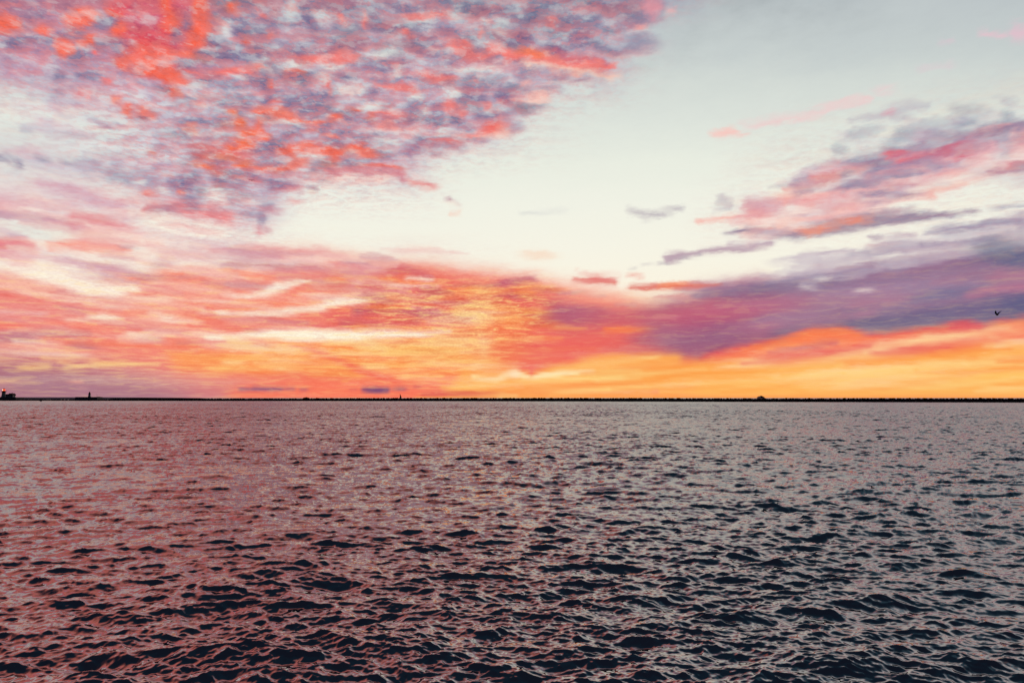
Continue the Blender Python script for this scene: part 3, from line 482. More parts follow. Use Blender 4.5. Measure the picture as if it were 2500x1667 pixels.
# ---------------------------------------------------------------- materials
def mat(name, col, rough=.7, noise=0, scale=2., metal=0., emit=None, es=1.):
    m = bpy.data.materials.new(name); m.use_nodes = True; t = m.node_tree; p = t.nodes['Principled BSDF']
    p.inputs['Roughness'].default_value = rough; p.inputs['Metallic'].default_value = metal
    c = (*col, 1); p.inputs['Base Color'].default_value = c
    if noise:
        tc = t.nodes.new('ShaderNodeTexCoord'); n = t.nodes.new('ShaderNodeTexNoise'); n.inputs['Scale'].default_value = scale; n.inputs['Detail'].default_value = 5
        t.links.new(tc.outputs['Object'], n.inputs['Vector'])
        r = t.nodes.new('ShaderNodeValToRGB'); t.links.new(n.outputs[0], r.inputs[0])
        r.color_ramp.elements[0].position = .3; r.color_ramp.elements[1].position = .7
        r.color_ramp.elements[0].color = (*[v*(1-noise) for v in col], 1); r.color_ramp.elements[1].color = (*[min(1, v*(1+noise)) for v in col], 1)
        t.links.new(r.outputs[0], p.inputs['Base Color'])
        b = t.nodes.new('ShaderNodeBump'); b.inputs['Strength'].default_value = .4; t.links.new(n.outputs[0], b.inputs['Height']); t.links.new(b.outputs[0], p.inputs['Normal'])
    if emit: p.inputs['Emission Color'].default_value = (*emit, 1); p.inputs['Emission Strength'].default_value = es
    return m
M_ROCK = mat('wet_rock', (.03, .03, .03), .8, .5, .7)
M_CONC = mat('old_concrete', (.16, .155, .15), .85, .3, .5)
M_WHITE = mat('weathered_white_paint', (.42, .43, .43), .6, .15, 1.2)
M_DARKPAINT = mat('dark_paint', (.03, .032, .035), .5, .2, 2)
M_ROOF = mat('dark_red_roof', (.07, .03, .025), .7, .3, 2)
M_GLASS = mat('window_glass', (.02, .025, .03), .08)
M_LAMP = mat('red_lamp_glass', (.5, .05, .02), .3, emit=(1, .10, .035), es=1.6)
M_LAMPCORE = mat('lamp_flame', (1, .5, .3), .3, emit=(1, .55, .35), es=4)
M_SHORE = mat('shore_woods_haze_tint', (.05, .10, .16), .9, .4, .02)  # blue of the distant air is mixed into the woods' base colour
M_SAIL = mat('sailcloth', (.35, .12, .10), .8, .1, 3)
M_HULL = mat('white_hull', (.6, .6, .6), .4, .08, 1)
M_FEATH = mat('dark_feathers', (.03, .028, .03), .8, .3, 20)
M_FEATH2 = mat('grey_feathers', (.11, .09, .09), .8, .2, 20)
M_BUOY = mat('tarred_steel', (.03, .03, .03), .6, .3, 3)
M_WOOD = mat('spar_wood', (.08, .05, .03), .6, .2, 4)
def link(o, parent=None, mats=()):
    sc.collection.objects.link(o)
    for m in mats: o.data.materials.append(m)
    if parent: o.parent = parent
    return o
def obj(name, bm, m, parent=None, smooth=False):
    bmesh.ops.recalc_face_normals(bm, faces=bm.faces)
    me = bpy.data.meshes.new(name); bm.to_mesh(me); bm.free()
    if smooth: me.shade_smooth()
    return link(bpy.data.objects.new(name, me), parent, [m])
def thing(name, label, cat, loc, rz=0, group=None):
    o = bpy.data.objects.new(name, None); sc.collection.objects.link(o); o.location = loc; o.rotation_euler = (0, 0, rz)
    o['label'] = label; o['category'] = cat
    if group: o['group'] = group
    return o
def tag(o, label, cat, group=None):
    o['label'] = label; o['category'] = cat
    if group: o['group'] = group
    return o
def box(bm, x0, x1, y0, y1, z0, z1):
    v = [bm.verts.new((x, y, z)) for z in (z0, z1) for x, y in ((x0, y0), (x1, y0), (x1, y1), (x0, y1))]
    for f in ((3, 2, 1, 0), (4, 5, 6, 7), (0, 1, 5, 4), (1, 2, 6, 5), (2, 3, 7, 6), (3, 0, 4, 7)): bm.faces.new([v[i] for i in f])
def prism(bm, pts, y0, y1):                    # outline in x, z pushed along y
    a = [bm.verts.new((x, y0, z)) for x, z in pts]; b = [bm.verts.new((x, y1, z)) for x, z in pts]; n = len(pts)
    bm.faces.new(a); bm.faces.new(b[::-1])
    for i in range(n): bm.faces.new((a[i], a[(i+1) % n], b[(i+1) % n], b[i]))
def lathe(bm, prof, n=20, c=(0, 0)):           # prof: (radius, z) from bottom to top
    rings = []
    for r, z in prof: rings.append([bm.verts.new((c[0]+max(r, 1e-3)*math.cos(2*math.pi*i/n), c[1]+max(r, 1e-3)*math.sin(2*math.pi*i/n), z)) for i in range(n)])
    for p, q in zip(rings, rings[1:]):
        for i in range(n): bm.faces.new((p[i], p[(i+1) % n], q[(i+1) % n], q[i]))
    bm.faces.new(rings[0][::-1]); bm.faces.new(rings[-1])
def tube(bm, a, b, r, n=8):
    a, b = Vector(a), Vector(b); d = (b-a).normalized(); u = d.orthogonal().normalized(); v = d.cross(u); r = r if isinstance(r, tuple) else (r, r)
    A = [bm.verts.new(a+(u*math.cos(t)+v*math.sin(t))*r[0]) for t in [2*math.pi*i/n for i in range(n)]]
    B = [bm.verts.new(b+(u*math.cos(t)+v*math.sin(t))*r[1]) for t in [2*math.pi*i/n for i in range(n)]]
    for i in range(n): bm.faces.new((A[i], A[(i+1) % n], B[(i+1) % n], B[i]))
    bm.faces.new(A[::-1]); bm.faces.new(B)
# ---------------------------------------------------------------- water: wind chop from two summed wave fields on one graded sheet
def waves(N, Lm, peak, rms, wdir, seed, lo, hi, spread=2.0, choppy=.74):
    rng = np.random.default_rng(seed); k1 = 2*np.pi*np.fft.fftfreq(N, Lm/N); kx, ky = np.meshgrid(k1, k1); k = np.hypot(kx, ky); k[0, 0] = 1
    kp = 2*np.pi/peak; S = np.exp(-1.25*(kp/k)**2)/k**3.7
    cth = (kx*math.cos(wdir)+ky*math.sin(wdir))/k
    S *= np.abs(cth)**(2*spread)*np.where(cth < 0, .25, 1)+.03
    S *= (k > 2*np.pi/hi)*(k < 2*np.pi/lo)*np.exp(-(k*lo/9)**2); S[0, 0] = 0
    H = np.sqrt(S)*(rng.normal(size=(N, N))+1j*rng.normal(size=(N, N)))
    h = np.fft.ifft2(H); s = rms/h.real.std()
    X = np.fft.ifft2(1j*H*kx/k).real*s*choppy; Y = np.fft.ifft2(1j*H*ky/k).real*s*choppy
    return h.real*s, X, Y
def sample(F, Lm, x, y):
    N = F.shape[0]; u = (x/Lm*N) % N; v = (y/Lm*N) % N; i = np.floor(u).astype(int); j = np.floor(v).astype(int); a = u-i; b = v-j
    i1 = (i+1) % N; j1 = (j+1) % N; i %= N; j %= N
    return (F[j, i]*(1-a)+F[j, i1]*a)*(1-b)+(F[j1, i]*(1-a)+F[j1, i1]*a)*b
rs_ = [2.0]
while rs_[-1] < 1150:
    r = rs_[-1]
    d = .10 if r < 8 else max(.028, min(.42*r*r/3415, .22 if r < 160 else .22+(r-160)*.0012))
    rs_.append(r+d)
while rs_[-1] < 60000: rs_.append(rs_[-1]*1.12)
rad = np.array(rs_); NA = 1150
ang = np.concatenate([np.linspace(-180, -46, 60, endpoint=False), np.linspace(-46, 46, NA), np.linspace(46, 180, 60, endpoint=False)[1:]])
ang = np.radians(ang); rr_, aa_ = np.meshgrid(rad, ang, indexing='ij')
X = rr_*np.sin(aa_); Y = rr_*np.cos(aa_); Z = np.zeros_like(X)
fade = np.clip((1400-rr_)/300, 0, 1)*np.where(np.abs(aa_) < R(47), 1, 0.0)
near = np.clip((200-rr_)/120, 0, 1)
DX = np.zeros_like(X); DY = np.zeros_like(X)
for (N, Lm, pk, rms, wd, seed, lo, hi, sp, rot, msk) in [
        (1024, 83.0, 3.5, .050, R(-84), 3, .40, 30, 4.0, R(7), fade),
        (512, 127.0, 11.0, .034, R(-62), 14, 5.0, 45, 5.0, R(3), fade),
        (1024, 31.0, 1.0, .0208, R(-97), 8, .12, 4, 3.0, R(-19), fade),
        (1024, 9.7, .34, .0054, R(-90), 21, .045, .8, .8, R(33), near)]:
    h, wx, wy = waves(N, Lm, pk, rms, wd-rot, seed, lo, hi, sp)
    c, s = math.cos(rot), math.sin(rot); xr = X*c+Y*s; yr = -X*s+Y*c
    Z += sample(h, Lm, xr, yr)*msk; a = sample(wx, Lm, xr, yr)*msk; b = sample(wy, Lm, xr, yr)*msk
    DX += a*c-b*s; DY += a*s+b*c
gust = 1+.4*np.clip((rr_-60)/300, 0, 1)+.24*np.sin(X*.021+1.3*np.sin(Y*.013))*np.sin(Y*.031+X*.006)+.20*np.sin(X*.13+Y*.05+1.7*np.sin(Y*.09))*np.sin(Y*.16-X*.04)
X2 = X+DX; Y2 = Y+DY; Z *= gust
co = np.stack([X2, Y2, Z], -1).reshape(-1, 3).astype(np.float32)
nr, na = X.shape
i = np.arange(nr-1)[:, None]*na+np.arange(na)[None, :]; i1 = np.arange(nr-1)[:, None]*na+(np.arange(na)[None, :]+1) % na
quads = np.stack([i, i+na, i1+na, i1], -1).reshape(-1, 4).astype(np.int32)
me = bpy.data.meshes.new('water'); me.vertices.add(len(co)); me.vertices.foreach_set('co', co.ravel())
me.loops.add(quads.size); me.loops.foreach_set('vertex_index', quads.ravel()); me.polygons.add(len(quads))
me.polygons.foreach_set('loop_start', np.arange(0, quads.size, 4, dtype=np.int32))
me.polygons.foreach_set('use_smooth', np.ones(len(quads), bool))
me.update(calc_edges=True)
print('water verts', len(co))
wm = bpy.data.materials.new('lake_water'); wm.use_nodes = True; t = wm.node_tree; p = t.nodes['Principled BSDF']
p.inputs['Base Color'].default_value = (.003, .014, .021, 1); p.inputs['Roughness'].default_value = .03; p.inputs['IOR'].default_value = 5.2; p.inputs['Specular Tint'].default_value = (1, .90, .89, 1)
ge = t.nodes.new('ShaderNodeNewGeometry'); ln = t.nodes.new('ShaderNodeVectorMath'); ln.operation = 'LENGTH'; t.links.new(ge.outputs['Position'], ln.inputs[0])
nz = t.nodes.new('ShaderNodeTexNoise'); nz.inputs['Scale'].default_value = 2.2; nz.inputs['Detail'].default_value = 3; nz.inputs['Roughness'].default_value = .65
mpn = t.nodes.new('ShaderNodeMapping'); mpn.inputs['Scale'].default_value = (.9, 2.2, 1); t.links.new(ge.outputs['Position'], mpn.inputs[0]); t.links.new(mpn.outputs[0], nz.inputs['Vector'])
mr = t.nodes.new('ShaderNodeMapRange'); t.links.new(ln.outputs['Value'], mr.inputs[0])
mr.inputs[1].default_value = 40; mr.inputs[2].default_value = 450; mr.inputs[3].default_value = .07; mr.inputs[4].default_value = .36
sb = t.nodes.new('ShaderNodeVectorMath'); sb.operation = 'SUBTRACT'; t.links.new(nz.outputs[1], sb.inputs[0]); sb.inputs[1].default_value = (.5, .5, .5)
ml = t.nodes.new('ShaderNodeVectorMath'); ml.operation = 'MULTIPLY'; t.links.new(sb.outputs[0], ml.inputs[0]); ml.inputs[1].default_value = (.6, 1.0, 0)
sl = t.nodes.new('ShaderNodeVectorMath'); sl.operation = 'SCALE'; t.links.new(ml.outputs[0], sl.inputs[0]); t.links.new(mr.outputs[0], sl.inputs['Scale'])
mw = t.nodes.new('ShaderNodeMapRange'); t.links.new(ln.outputs['Value'], mw.inputs[0]); mw.inputs[1].default_value = 60; mw.inputs[2].default_value = 500; mw.inputs[3].default_value = 0; mw.inputs[4].default_value = -.13
wv_ = t.nodes.new('ShaderNodeCombineXYZ'); t.links.new(mw.outputs[0], wv_.inputs[1])     # unresolved wavelets lean with the wind
a0 = t.nodes.new('ShaderNodeVectorMath'); t.links.new(ge.outputs['Normal'], a0.inputs[0]); t.links.new(wv_.outputs[0], a0.inputs[1])
ad = t.nodes.new('ShaderNodeVectorMath'); t.links.new(a0.outputs[0], ad.inputs[0]); t.links.new(sl.outputs[0], ad.inputs[1])
no = t.nodes.new('ShaderNodeVectorMath'); no.operation = 'NORMALIZE'; t.links.new(ad.outputs[0], no.inputs[0]); t.links.new(no.outputs[0], p.inputs['Normal'])
water = link(bpy.data.objects.new('water', me), None, [wm]); water['kind'] = 'structure'
# ---------------------------------------------------------------- far shore
bm = bmesh.new(); rnd = random.Random(4); Yf = 2150; top = []; x = 310
pts = []
while x > -900:
    f = min(1, (310-x)/60); a, b = ray(x, 971-(.2+1.1*f*(.75+.5*rnd.random()))); pts.append((a*Yf, CAM_H+b*Yf)); x -= rnd.uniform(4, 11)
prev = None
for X_, Z_ in pts:                              # a low wooded ridge, with depth behind the crest
    cur = [bm.verts.new(v) for v in ((X_, Yf-60, -1), (X_, Yf-20, Z_*.7), (X_, Yf+60, Z_), (X_, Yf+500, Z_*.8), (X_, Yf+700, -1))]
    if prev:
        for k in range(4): bm.faces.new((prev[k], cur[k], cur[k+1], prev[k+1]))
    prev = cur
o = obj('distant_shore', bm, M_SHORE); o['kind'] = 'structure'
# ---------------------------------------------------------------- breakwater
line = [(-1500, 1330, 2.4), (-906, 1208, 2.5), (-690, 1166, 2.5), (-676, 1163, 3.9), (-500, 1124, 4.0), (-340, 1084, 4.15), (-300, 1076, 4.5), (-156, 1042, 4.7), (60, 958, 4.75), (180, 903, 4.6), (300, 833, 4.35), (420, 775, 4.6), (534, 712, 4.55), (800, 560, 4.6), (1100, 380, 4.6)]
bm = bmesh.new(); rnd = random.Random(11); prev = None
def block(bm, c, sx, sy, sz, rnd):
    rot = Matrix.Rotation(rnd.uniform(0, 6.28), 3, 'Z') @ Matrix.Rotation(rnd.uniform(-.5, .5), 3, 'X'); vs = []
    for z in (-1, 1):
        for x, y in ((-1, -1), (1, -1), (1, 1), (-1, 1)):
            k = .8 if z > 0 else 1
            vs.append(bm.verts.new(Vector(c)+rot @ Vector((x*sx*k*rnd.uniform(.75, 1.1), y*sy*k*rnd.uniform(.75, 1.1), z*sz*rnd.uniform(.75, 1.1)))))
    for f in ((3, 2, 1, 0), (4, 5, 6, 7), (0, 1, 5, 4), (1, 2, 6, 5), (2, 3, 7, 6), (3, 0, 4, 7)): bm.faces.new([vs[i] for i in f])
for (x0, y0, h0), (x1, y1, h1) in zip(line, line[1:]):
    d = Vector((x1-x0, y1-y0, 0)); n = max(1, int(d.length/6)); nd = Vector((d.y, -d.x, 0)).normalized()
    if nd.y > 0: nd = -nd                       # towards the viewer
    for i in range(n):
        f = i/n; c = Vector((x0, y0, 0))+d*f; h = h0+(h1-h0)*f
        cur = [bm.verts.new(c+nd*a+Vector((0, 0, z+rnd.uniform(-.15, .15)))) for a, z in ((7.5, -1.5), (4, h*.5), (2, h-.7), (-2, h-.7), (-9, -1.5))]
        if prev:
            for k in range(4): bm.faces.new((prev[k], cur[k], cur[k+1], prev[k+1]))
        prev = cur
    m = max(1, int(d.length/1.3))
    for i in range(m):
        f = min(1, max(0, (i+rnd.uniform(-1.2, 2.2))/m)); c = Vector((x0, y0, 0))+d*f; h = h0+(h1-h0)*f
        for a, zz in ((rnd.uniform(-1.8, 1.8), h-.55), (rnd.uniform(2.5, 4), h*.62), (rnd.uniform(4.5, 6.5), h*.22)):
            s = rnd.choice((.45, .6, .8, 1.2))*rnd.uniform(.8, 1.2); q = c+nd*a
            block(bm, (q.x, q.y, zz+(rnd.uniform(-.12, .10) if zz > h*.7 else rnd.uniform(-.3, .3))), s, s*rnd.uniform(.7, 1.2), s*.6, rnd)
for px, dz in ((742, .1), (745, .35), (748, .75), (750, .4), (753, .0)):      # a heap of higher stones
    q = at(px, 974, 1078); block(bm, (q.x, q.y, 4.3+dz), 1.3, 1.2, .8, rnd)
tag(obj('breakwater', bm, M_ROCK), 'long low black breakwater of heaped rocks running across the horizon', 'breakwater')
# ---------------------------------------------------------------- lighthouse with the lit red lantern, left edge
YA = 1206.0; k = YA/FPX
g = at(8.6, 969.5, YA); zt = g.z
bm = bmesh.new(); L0 = at(-14, 975, YA).x; L1 = at(47, 975, YA).x
prism(bm, [(L0, -1.5), (L1+.6, -1.5), (L1, zt), (L0, zt)], YA-9, YA+12); box(bm, L0, L1+.3, YA-9.3, YA-8.7, zt-.5, zt+.15)
pierA = tag(obj('pier_platform', bm, M_CONC), 'low dark concrete platform under the house and the lighthouse with the red lamp', 'pier', 'concrete platforms under the lighthouses')
t1 = thing('lighthouse', 'lighthouse with a glowing red lantern beside a low house', 'lighthouse', (g.x, YA, zt))
bm = bmesh.new(); lathe(bm, [(4.8, 0), (4.4, .8), (3.4, 1.2), (2.95, 5), (2.7, 8.6), (2.9, 9.0)], 28); obj('tower', bm, M_WHITE, t1, True)
bm = bmesh.new(); lathe(bm, [(2.7, 8.9), (4.1, 9.4), (4.2, 9.7), (4.2, 9.9), (2.2, 9.92)], 28)
for i in range(16):
    a = 2*math.pi*i/16; tube(bm, (4.05*math.cos(a), 4.05*math.sin(a), 9.9), (4.05*math.cos(a), 4.05*math.sin(a), 11.0), .05, 5)
lathe(bm, [(4.0, 10.95), (4.12, 10.95), (4.12, 11.05), (4.0, 11.05)], 28); obj('gallery', bm, M_DARKPAINT, t1)
bm = bmesh.new(); lathe(bm, [(2.3, 9.9), (2.3, 11.4)], 20); obj('lantern_base', bm, M_DARKPAINT, t1)
ln_ = bm = bmesh.new(); lathe(bm, [(2.1, 11.4), (2.15, 14.0)], 16); ln_ = obj('lantern', bm, M_LAMP, t1)
bm = bmesh.new(); bmesh.ops.create_icosphere(bm, subdivisions=2, radius=.8, matrix=Matrix.Translation((-.9, -1.6, 12.7))); obj('lamp', bm, M_LAMPCORE, ln_, True)
bm = bmesh.new(); lathe(bm, [(2.35, 14.0), (1.7, 14.6), (.5, 15.3), (.15, 15.5), (.1, 16.2)], 16); obj('roof', bm, mat('red_lit_roof', (.25, .05, .03), .5), t1)
for z, a in ((3, -90), (6, -75), (3.2, -30)):
    bm = bmesh.new(); box(bm, -.35, .35, -3.3, -2.5, z-.6, z+.6); bmesh.ops.rotate(bm, verts=bm.verts, matrix=Matrix.Rotation(R(a+90), 3, 'Z'), cent=(0, 0, 0)); obj('window', bm, M_GLASS, t1)
h = at(26, 969.5, YA); t2 = thing('signal_house', 'dark house with a raised gabled end next to the lighthouse with the red lamp', 'house', (h.x, YA, zt))
bm = bmesh.new(); box(bm, -6.4, 5.9, -3.5, 3.5, 0, 3.3); box(bm, -6.4, -5.2, -3.6, 3.6, 0, .4); obj('wall', bm, M_WHITE, t2)
bm = bmesh.new(); prism(bm, [(-7, 3.2), (6.7, 3.2), (6.5, 4.2), (4.6, 6.3), (3.6, 6.9), (-.4, 6.9), (-.7, 5.7), (-5.6, 5.5)], -4, 4); rf = obj('roof', bm, M_ROOF, t2)
bm = bmesh.new(); box(bm, 1.8, 2.6, -.4, .4, 6.9, 7.7); obj('chimney', bm, M_DARKPAINT, rf)
for x in (-4, -1.5, 1, 3.6):
    bm = bmesh.new(); box(bm, x-.4, x+.4, -3.56, -3.4, 1.2, 2.6); obj('window', bm, M_GLASS, t2)
bm = bmesh.new(); box(bm, 4.6, 5.5, -3.57, -3.4, 0, 2.2); obj('door', bm, M_DARKPAINT, t2)
# ---------------------------------------------------------------- second, smaller lighthouse
YB = 1172.0; g = at(218.2, 968.9, YB); zt = g.z; L0 = at(190.8, 975, YB).x; L1 = at(243.4, 975, YB).x
bm = bmesh.new(); prism(bm, [(L0-1, -1.5), (L1+1, -1.5), (L1, zt), (L0, zt)], YB-8, YB+8); box(bm, L1-3.2, L1-.2, YB-2, YB+2, zt, zt+.45)
tag(obj('pier_platform', bm, M_CONC), 'low dark concrete platform under the small unlit lighthouse and two masts', 'pier', 'concrete platforms under the lighthouses')
t3 = thing('lighthouse', 'small unlit lighthouse standing alone on its flat platform', 'lighthouse', (g.x, YB, zt))
bm = bmesh.new(); lathe(bm, [(2.5, 0), (2.1, .6), (1.8, 2.5), (1.55, 4.7)], 20); obj('tower', bm, M_WHITE, t3, True)
bm = bmesh.new(); lathe(bm, [(1.5, 4.6), (2.1, 5.0), (2.1, 5.2), (1.1, 5.22)], 20); lathe(bm, [(1.85, 5.9), (1.93, 5.9), (1.93, 5.98), (1.85, 5.98)], 20)
for i in range(12):
    a = 2*math.pi*i/12; tube(bm, (1.88*math.cos(a), 1.88*math.sin(a), 5.2), (1.88*math.cos(a), 1.88*math.sin(a), 5.95), .04, 5)
obj('gallery', bm, M_DARKPAINT, t3)
bm = bmesh.new(); lathe(bm, [(1.45, 5.2), (1.45, 6.2)], 12); obj('lantern_base', bm, M_DARKPAINT, t3)
bm = bmesh.new(); lathe(bm, [(1.3, 6.2), (1.3, 7.5)], 10); obj('lantern', bm, M_GLASS, t3)
bm = bmesh.new(); lathe(bm, [(1.45, 7.45), (.9, 8.1), (.25, 8.6), (.1, 9.3)], 12); obj('roof', bm, M_DARKPAINT, t3)
for px, ty, r in ((237.4, 963, .16), (223.6, 964.3, .10)):
    q = at(px, 968.9, YB); hh = at(px, ty, YB).z-q.z
    t4 = thing('mast', 'tall thin mast near the right end of the small lighthouse platform' if px > 230 else 'short thin mast close beside the small lighthouse', 'mast', (q.x, YB-1, zt+(.45 if px > 230 else 0)), 0, 'thin masts on the platform')
    bm = bmesh.new(); tube(bm, (0, 0, 0), (0, 0, hh), (r, r*.5), 8); obj('pole', bm, M_DARKPAINT, t4)
    bm = bmesh.new(); lathe(bm, [(r*2.4, 0), (r*2.4, .12), (r, .2)], 8); obj('foot', bm, M_DARKPAINT, t4)
# ---------------------------------------------------------------- buoy
YU = 5*FPX/(979.4-971); q = at(99.6, 979, YU); t5 = thing('buoy', 'small dark buoy floating in front of the breakwater between the lighthouses', 'buoy', (q.x, YU, 0))
bm = bmesh.new(); lathe(bm, [(.8, -.9), (1.3, -.5), (1.45, .1), (1.4, .7), (1.0, .9)], 18); obj('float', bm, M_BUOY, t5, True)
bm = bmesh.new()
for i in range(4):
    a = math.pi/4+math.pi/2*i; tube(bm, (.8*math.cos(a), .8*math.sin(a), .85), (.25*math.cos(a), .25*math.sin(a), 2.6), .06, 6)
obj('frame', bm, M_BUOY, t5)
bm = bmesh.new(); lathe(bm, [(.3, 2.5), (.4, 2.6), (.35, 3.0), (.1, 3.15)], 12); obj('topmark', bm, M_BUOY, t5)
# ---------------------------------------------------------------- sailing boat beyond the breakwater
YS = 3600.0; q = at(976.2, 971, YS); t6 = thing('sailboat', 'sailing boat with one tall dark sail beyond the breakwater', 'sailboat', (q.x, YS, 0))
bm = bmesh.new(); rings = []
for x, wd, zb in ((-3, .3, 1.2), (0, 1.6, .2), (4, 2.0, -.2), (8, 1.8, -.1), (11, 1.3, .4)):
    rings.append([bm.verts.new(v) for v in ((x, -wd, 3.2), (x, -wd*.8, 1.2), (x, 0, zb), (x, wd*.8, 1.2), (x, wd, 3.2))])
for a, b in zip(rings, rings[1:]):
    for i in range(4): bm.faces.new((a[i], a[i+1], b[i+1], b[i]))
    bm.faces.new((a[4], a[0], b[0], b[4]))
bm.faces.new(rings[0]); bm.faces.new(rings[-1]); obj('hull', bm, M_HULL, t6, True)
bm = bmesh.new(); tube(bm, (0, 0, 3), (.4, 0, 26.8), (.22, .12), 8); obj('mast', bm, M_WOOD, t6)
bm = bmesh.new(); tube(bm, (0, 0, 5.2), (8, 0, 5.5), (.16, .12), 8); obj('boom', bm, M_WOOD, t6)
bm = bmesh.new(); N_ = 12; cols = []
for i in range(N_+1):
    f = i/N_; z = 5.6+20.4*f; wdt = 9.6*(1-f)**.9+.15
    cols.append([[bm.verts.new((.35*f+.1+wdt*s, .7*math.sin(math.pi*s)*(1-f*.7)+o_, z)) for s in (0, .25, .5, .75, 1)] for o_ in (0, .05)])
for a, b in zip(cols, cols[1:]):
    for o_ in (0, 1):
        for i in range(4): bm.faces.new((a[o_][i], a[o_][i+1], b[o_][i+1], b[o_][i]))
    for i in (0, 4): bm.faces.new((a[0][i], a[1][i], b[1][i], b[0][i]))
obj('sail', bm, M_SAIL, t6)
# ---------------------------------------------------------------- motor ship beyond the breakwater
YM = 2700.0; q = at(1858.8, 971, YM); kk = YM/FPX; t7 = thing('ship', 'stepped dark motor ship with a white hull beyond the breakwater', 'ship', (q.x, YM, 0), R(6))
bm = bmesh.new(); rings = []
for y, wd, zt_ in ((-26, .6, 6.6), (-20, 5, 5.8), (-10, 8.4, 5.2), (5, 9.4, 4.9), (24, 8.6, 5.0)):
    rings.append([bm.verts.new(v) for v in ((-wd, y, zt_), (-wd*.9, y, 1), (-wd*.5, y, -1), (wd*.5, y, -1), (wd*.9, y, 1), (wd, y, zt_))])
for a, b in zip(rings, rings[1:]):
    for i in range(5): bm.faces.new((a[i], a[i+1], b[i+1], b[i]))
    bm.faces.new((a[5], a[0], b[0], b[5]))
bm.faces.new(rings[0]); bm.faces.new(rings[-1]); obj('hull', bm, M_HULL, t7)
bm = bmesh.new(); prism(bm, [(-8.8, 4.7), (8.6, 4.7), (8.4, 7.4), (6.4, 9.2), (-6.6, 9.0), (-8.6, 7.0)], -9, 20); dk = obj('lower_deck', bm, M_DARKPAINT, t7)
bm = bmesh.new(); prism(bm, [(-5.9, 8.8), (5.2, 8.8), (4.2, 11.3), (-4.6, 11.3)], -6, 15); obj('upper_deck', bm, M_DARKPAINT, t7)
bm = bmesh.new(); prism(bm, [(-3.4, 11.2), (2.6, 11.2), (1.6, 13.0), (-2.4, 13.0)], -3, 5); br = obj('wheelhouse', bm, M_DARKPAINT, t7)
bm = bmesh.new(); box(bm, -2.6, 1.8, -3.08, -2.9, 11.6, 12.5); obj('window', bm, M_GLASS, br)
for x in (-7, -4.2, -1.4, 1.4, 4.2, 7):
    bm = bmesh.new(); box(bm, x-.9, x+.9, -9.08, -8.9, 5.6, 6.8); obj('window', bm, M_GLASS, dk)
bm = bmesh.new(); tube(bm, (-.4, 1, 12.9), (-.4, 1, 15.4), (.25, .1), 8); obj('mast', bm, M_DARKPAINT, t7)
# ---------------------------------------------------------------- birds
def loft(bm, rings):
    rs = [[bm.verts.new(v) for v in r] for r in rings]; n = len(rs[0])
    for a, b in zip(rs, rs[1:]):
        for i in range(n): bm.faces.new((a[i], a[(i+1) % n], b[(i+1) % n], b[i]))
    bm.faces.new(rs[0][::-1]); bm.faces.new(rs[-1])
def bird_bm(wings, tail_fan=.07):
    bm = bmesh.new(); n = 12
    K = 1.4 if tail_fan < .065 else 1.0
    st_ = [(-.235, .002, .004, .012), (-.215, .006, .006, .010), (-.195, .011, .012, .008), (-.175, .024, .026, .010), (-.145, .030, .030, .012), (-.115, .030, .032, .006), (-.06, .048, .050, -.004), (.0, .056, .056, -.008), (.07, .046, .044, -.004), (.12, .032, .026, .004), (.16, .034, .012, .008), (.21, tail_fan*.8, .006, .010), (.245, tail_fan, .003, .010)]
    loft(bm, [[(x, K*wy*math.cos(2*math.pi*i/n), z+K*wz*math.sin(2*math.pi*i/n)) for i in range(n)] for x, wy, wz, z in st_])
    for side, secs in wings:                   # secs: (x centre, y, z, chord, thickness)
        loft(bm, [[(x+c*.5*math.cos(t), side*y, z+th*.5*math.sin(t)) for t in [2*math.pi*i/8 for i in range(8)]] for x, y, z, c, th in secs])
    return bm
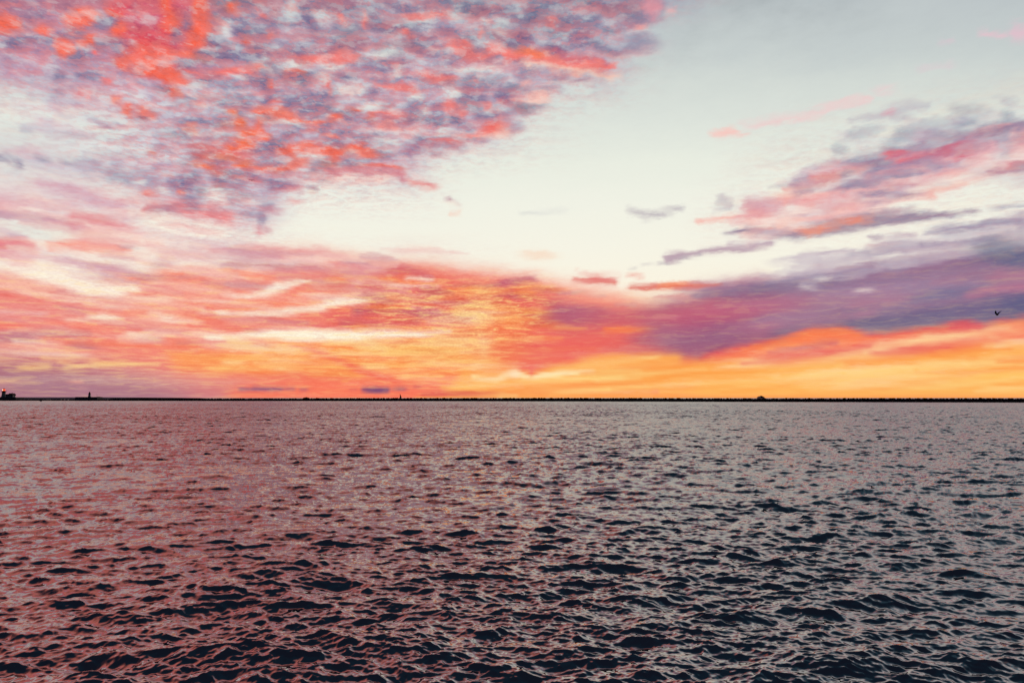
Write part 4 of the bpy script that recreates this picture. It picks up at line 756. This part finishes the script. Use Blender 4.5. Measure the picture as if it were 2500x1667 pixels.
raised = [(1, [(0, .02, .01, .24, .06), (-.03, .08, .11, .32, .05), (-.02, .11, .21, .30, .036), (.02, .13, .30, .22, .024), (.07, .15, .38, .08, .010)]),
          (-1, [(0, .02, .01, .24, .06), (.02, .08, .10, .28, .05), (.05, .15, .19, .24, .034), (.10, .23, .27, .16, .020), (.16, .31, .33, .06, .008)])]
q = at(2434.5, 768.2, 62.0); o = obj('gull', bird_bm(raised, .06), M_FEATH, None, True); o.location = q; o.rotation_euler = (R(2), R(-3), R(24)); o.scale = (1.0,)*3
tag(o, 'black gull with raised wings flying against the purple cloud bank', 'gull')
flat = [(s, [(0, .02, .01, .18, .04), (-.03, .16, .045, .18, .034), (-.05, .30, .060, .16, .028), (.0, .46, .050, .12, .020), (.06, .62, .035, .015, .004)]) for s in (1, -1)]
q = at(614.5, 440.6, 118.0); o = obj('gull', bird_bm(flat), M_FEATH2, None, True); o.location = q; o.rotation_euler = (R(3), R(4), R(97))
tag(o, 'small gull gliding with wings spread flat under the pink clouds', 'gull')
# dark bird afloat on the right
YD = 5*FPX/(1190-971)*.999; q = at(2130.5, 1187, YD)
bm = bmesh.new(); n = 14
loft(bm, [[(x, wy*math.cos(2*math.pi*i/n), z+wz*math.sin(2*math.pi*i/n)) for i in range(n)] for x, wy, wz, z in ((-.10, .03, .03, .02), (-.085, .05, .05, .025), (-.04, .062, .058, .03), (.02, .06, .05, .025), (.07, .04, .03, .018), (.11, .02, .010, .02), (.135, .022, .004, .026))])
loft(bm, [[(x+r*math.cos(2*math.pi*i/10), r*.9*math.sin(2*math.pi*i/10), z) for i in range(10)] for x, z, r in ((-.07, .03, .032), (-.075, .07, .022), (-.078, .095, .020), (-.080, .115, .030), (-.080, .140, .031), (-.078, .158, .018), (-.077, .163, .004))])
loft(bm, [[(x, r*math.cos(2*math.pi*i/8), .128+r*.6*math.sin(2*math.pi*i/8)) for i in range(8)] for x, r in ((-.10, .013), (-.125, .009), (-.145, .004))])
o = obj('duck', bm, M_FEATH, None, True); o.location = (q.x, YD, float(0.0)); o.rotation_euler = (0, 0, R(12)); o.scale = (.95,)*3
tag(o, 'tiny dark water bird floating alone on the right side of the water', 'duck')
ii = np.argmin((X2-q.x)**2+(Y2-YD)**2); o.location.z = float(Z.reshape(-1)[ii])-.01
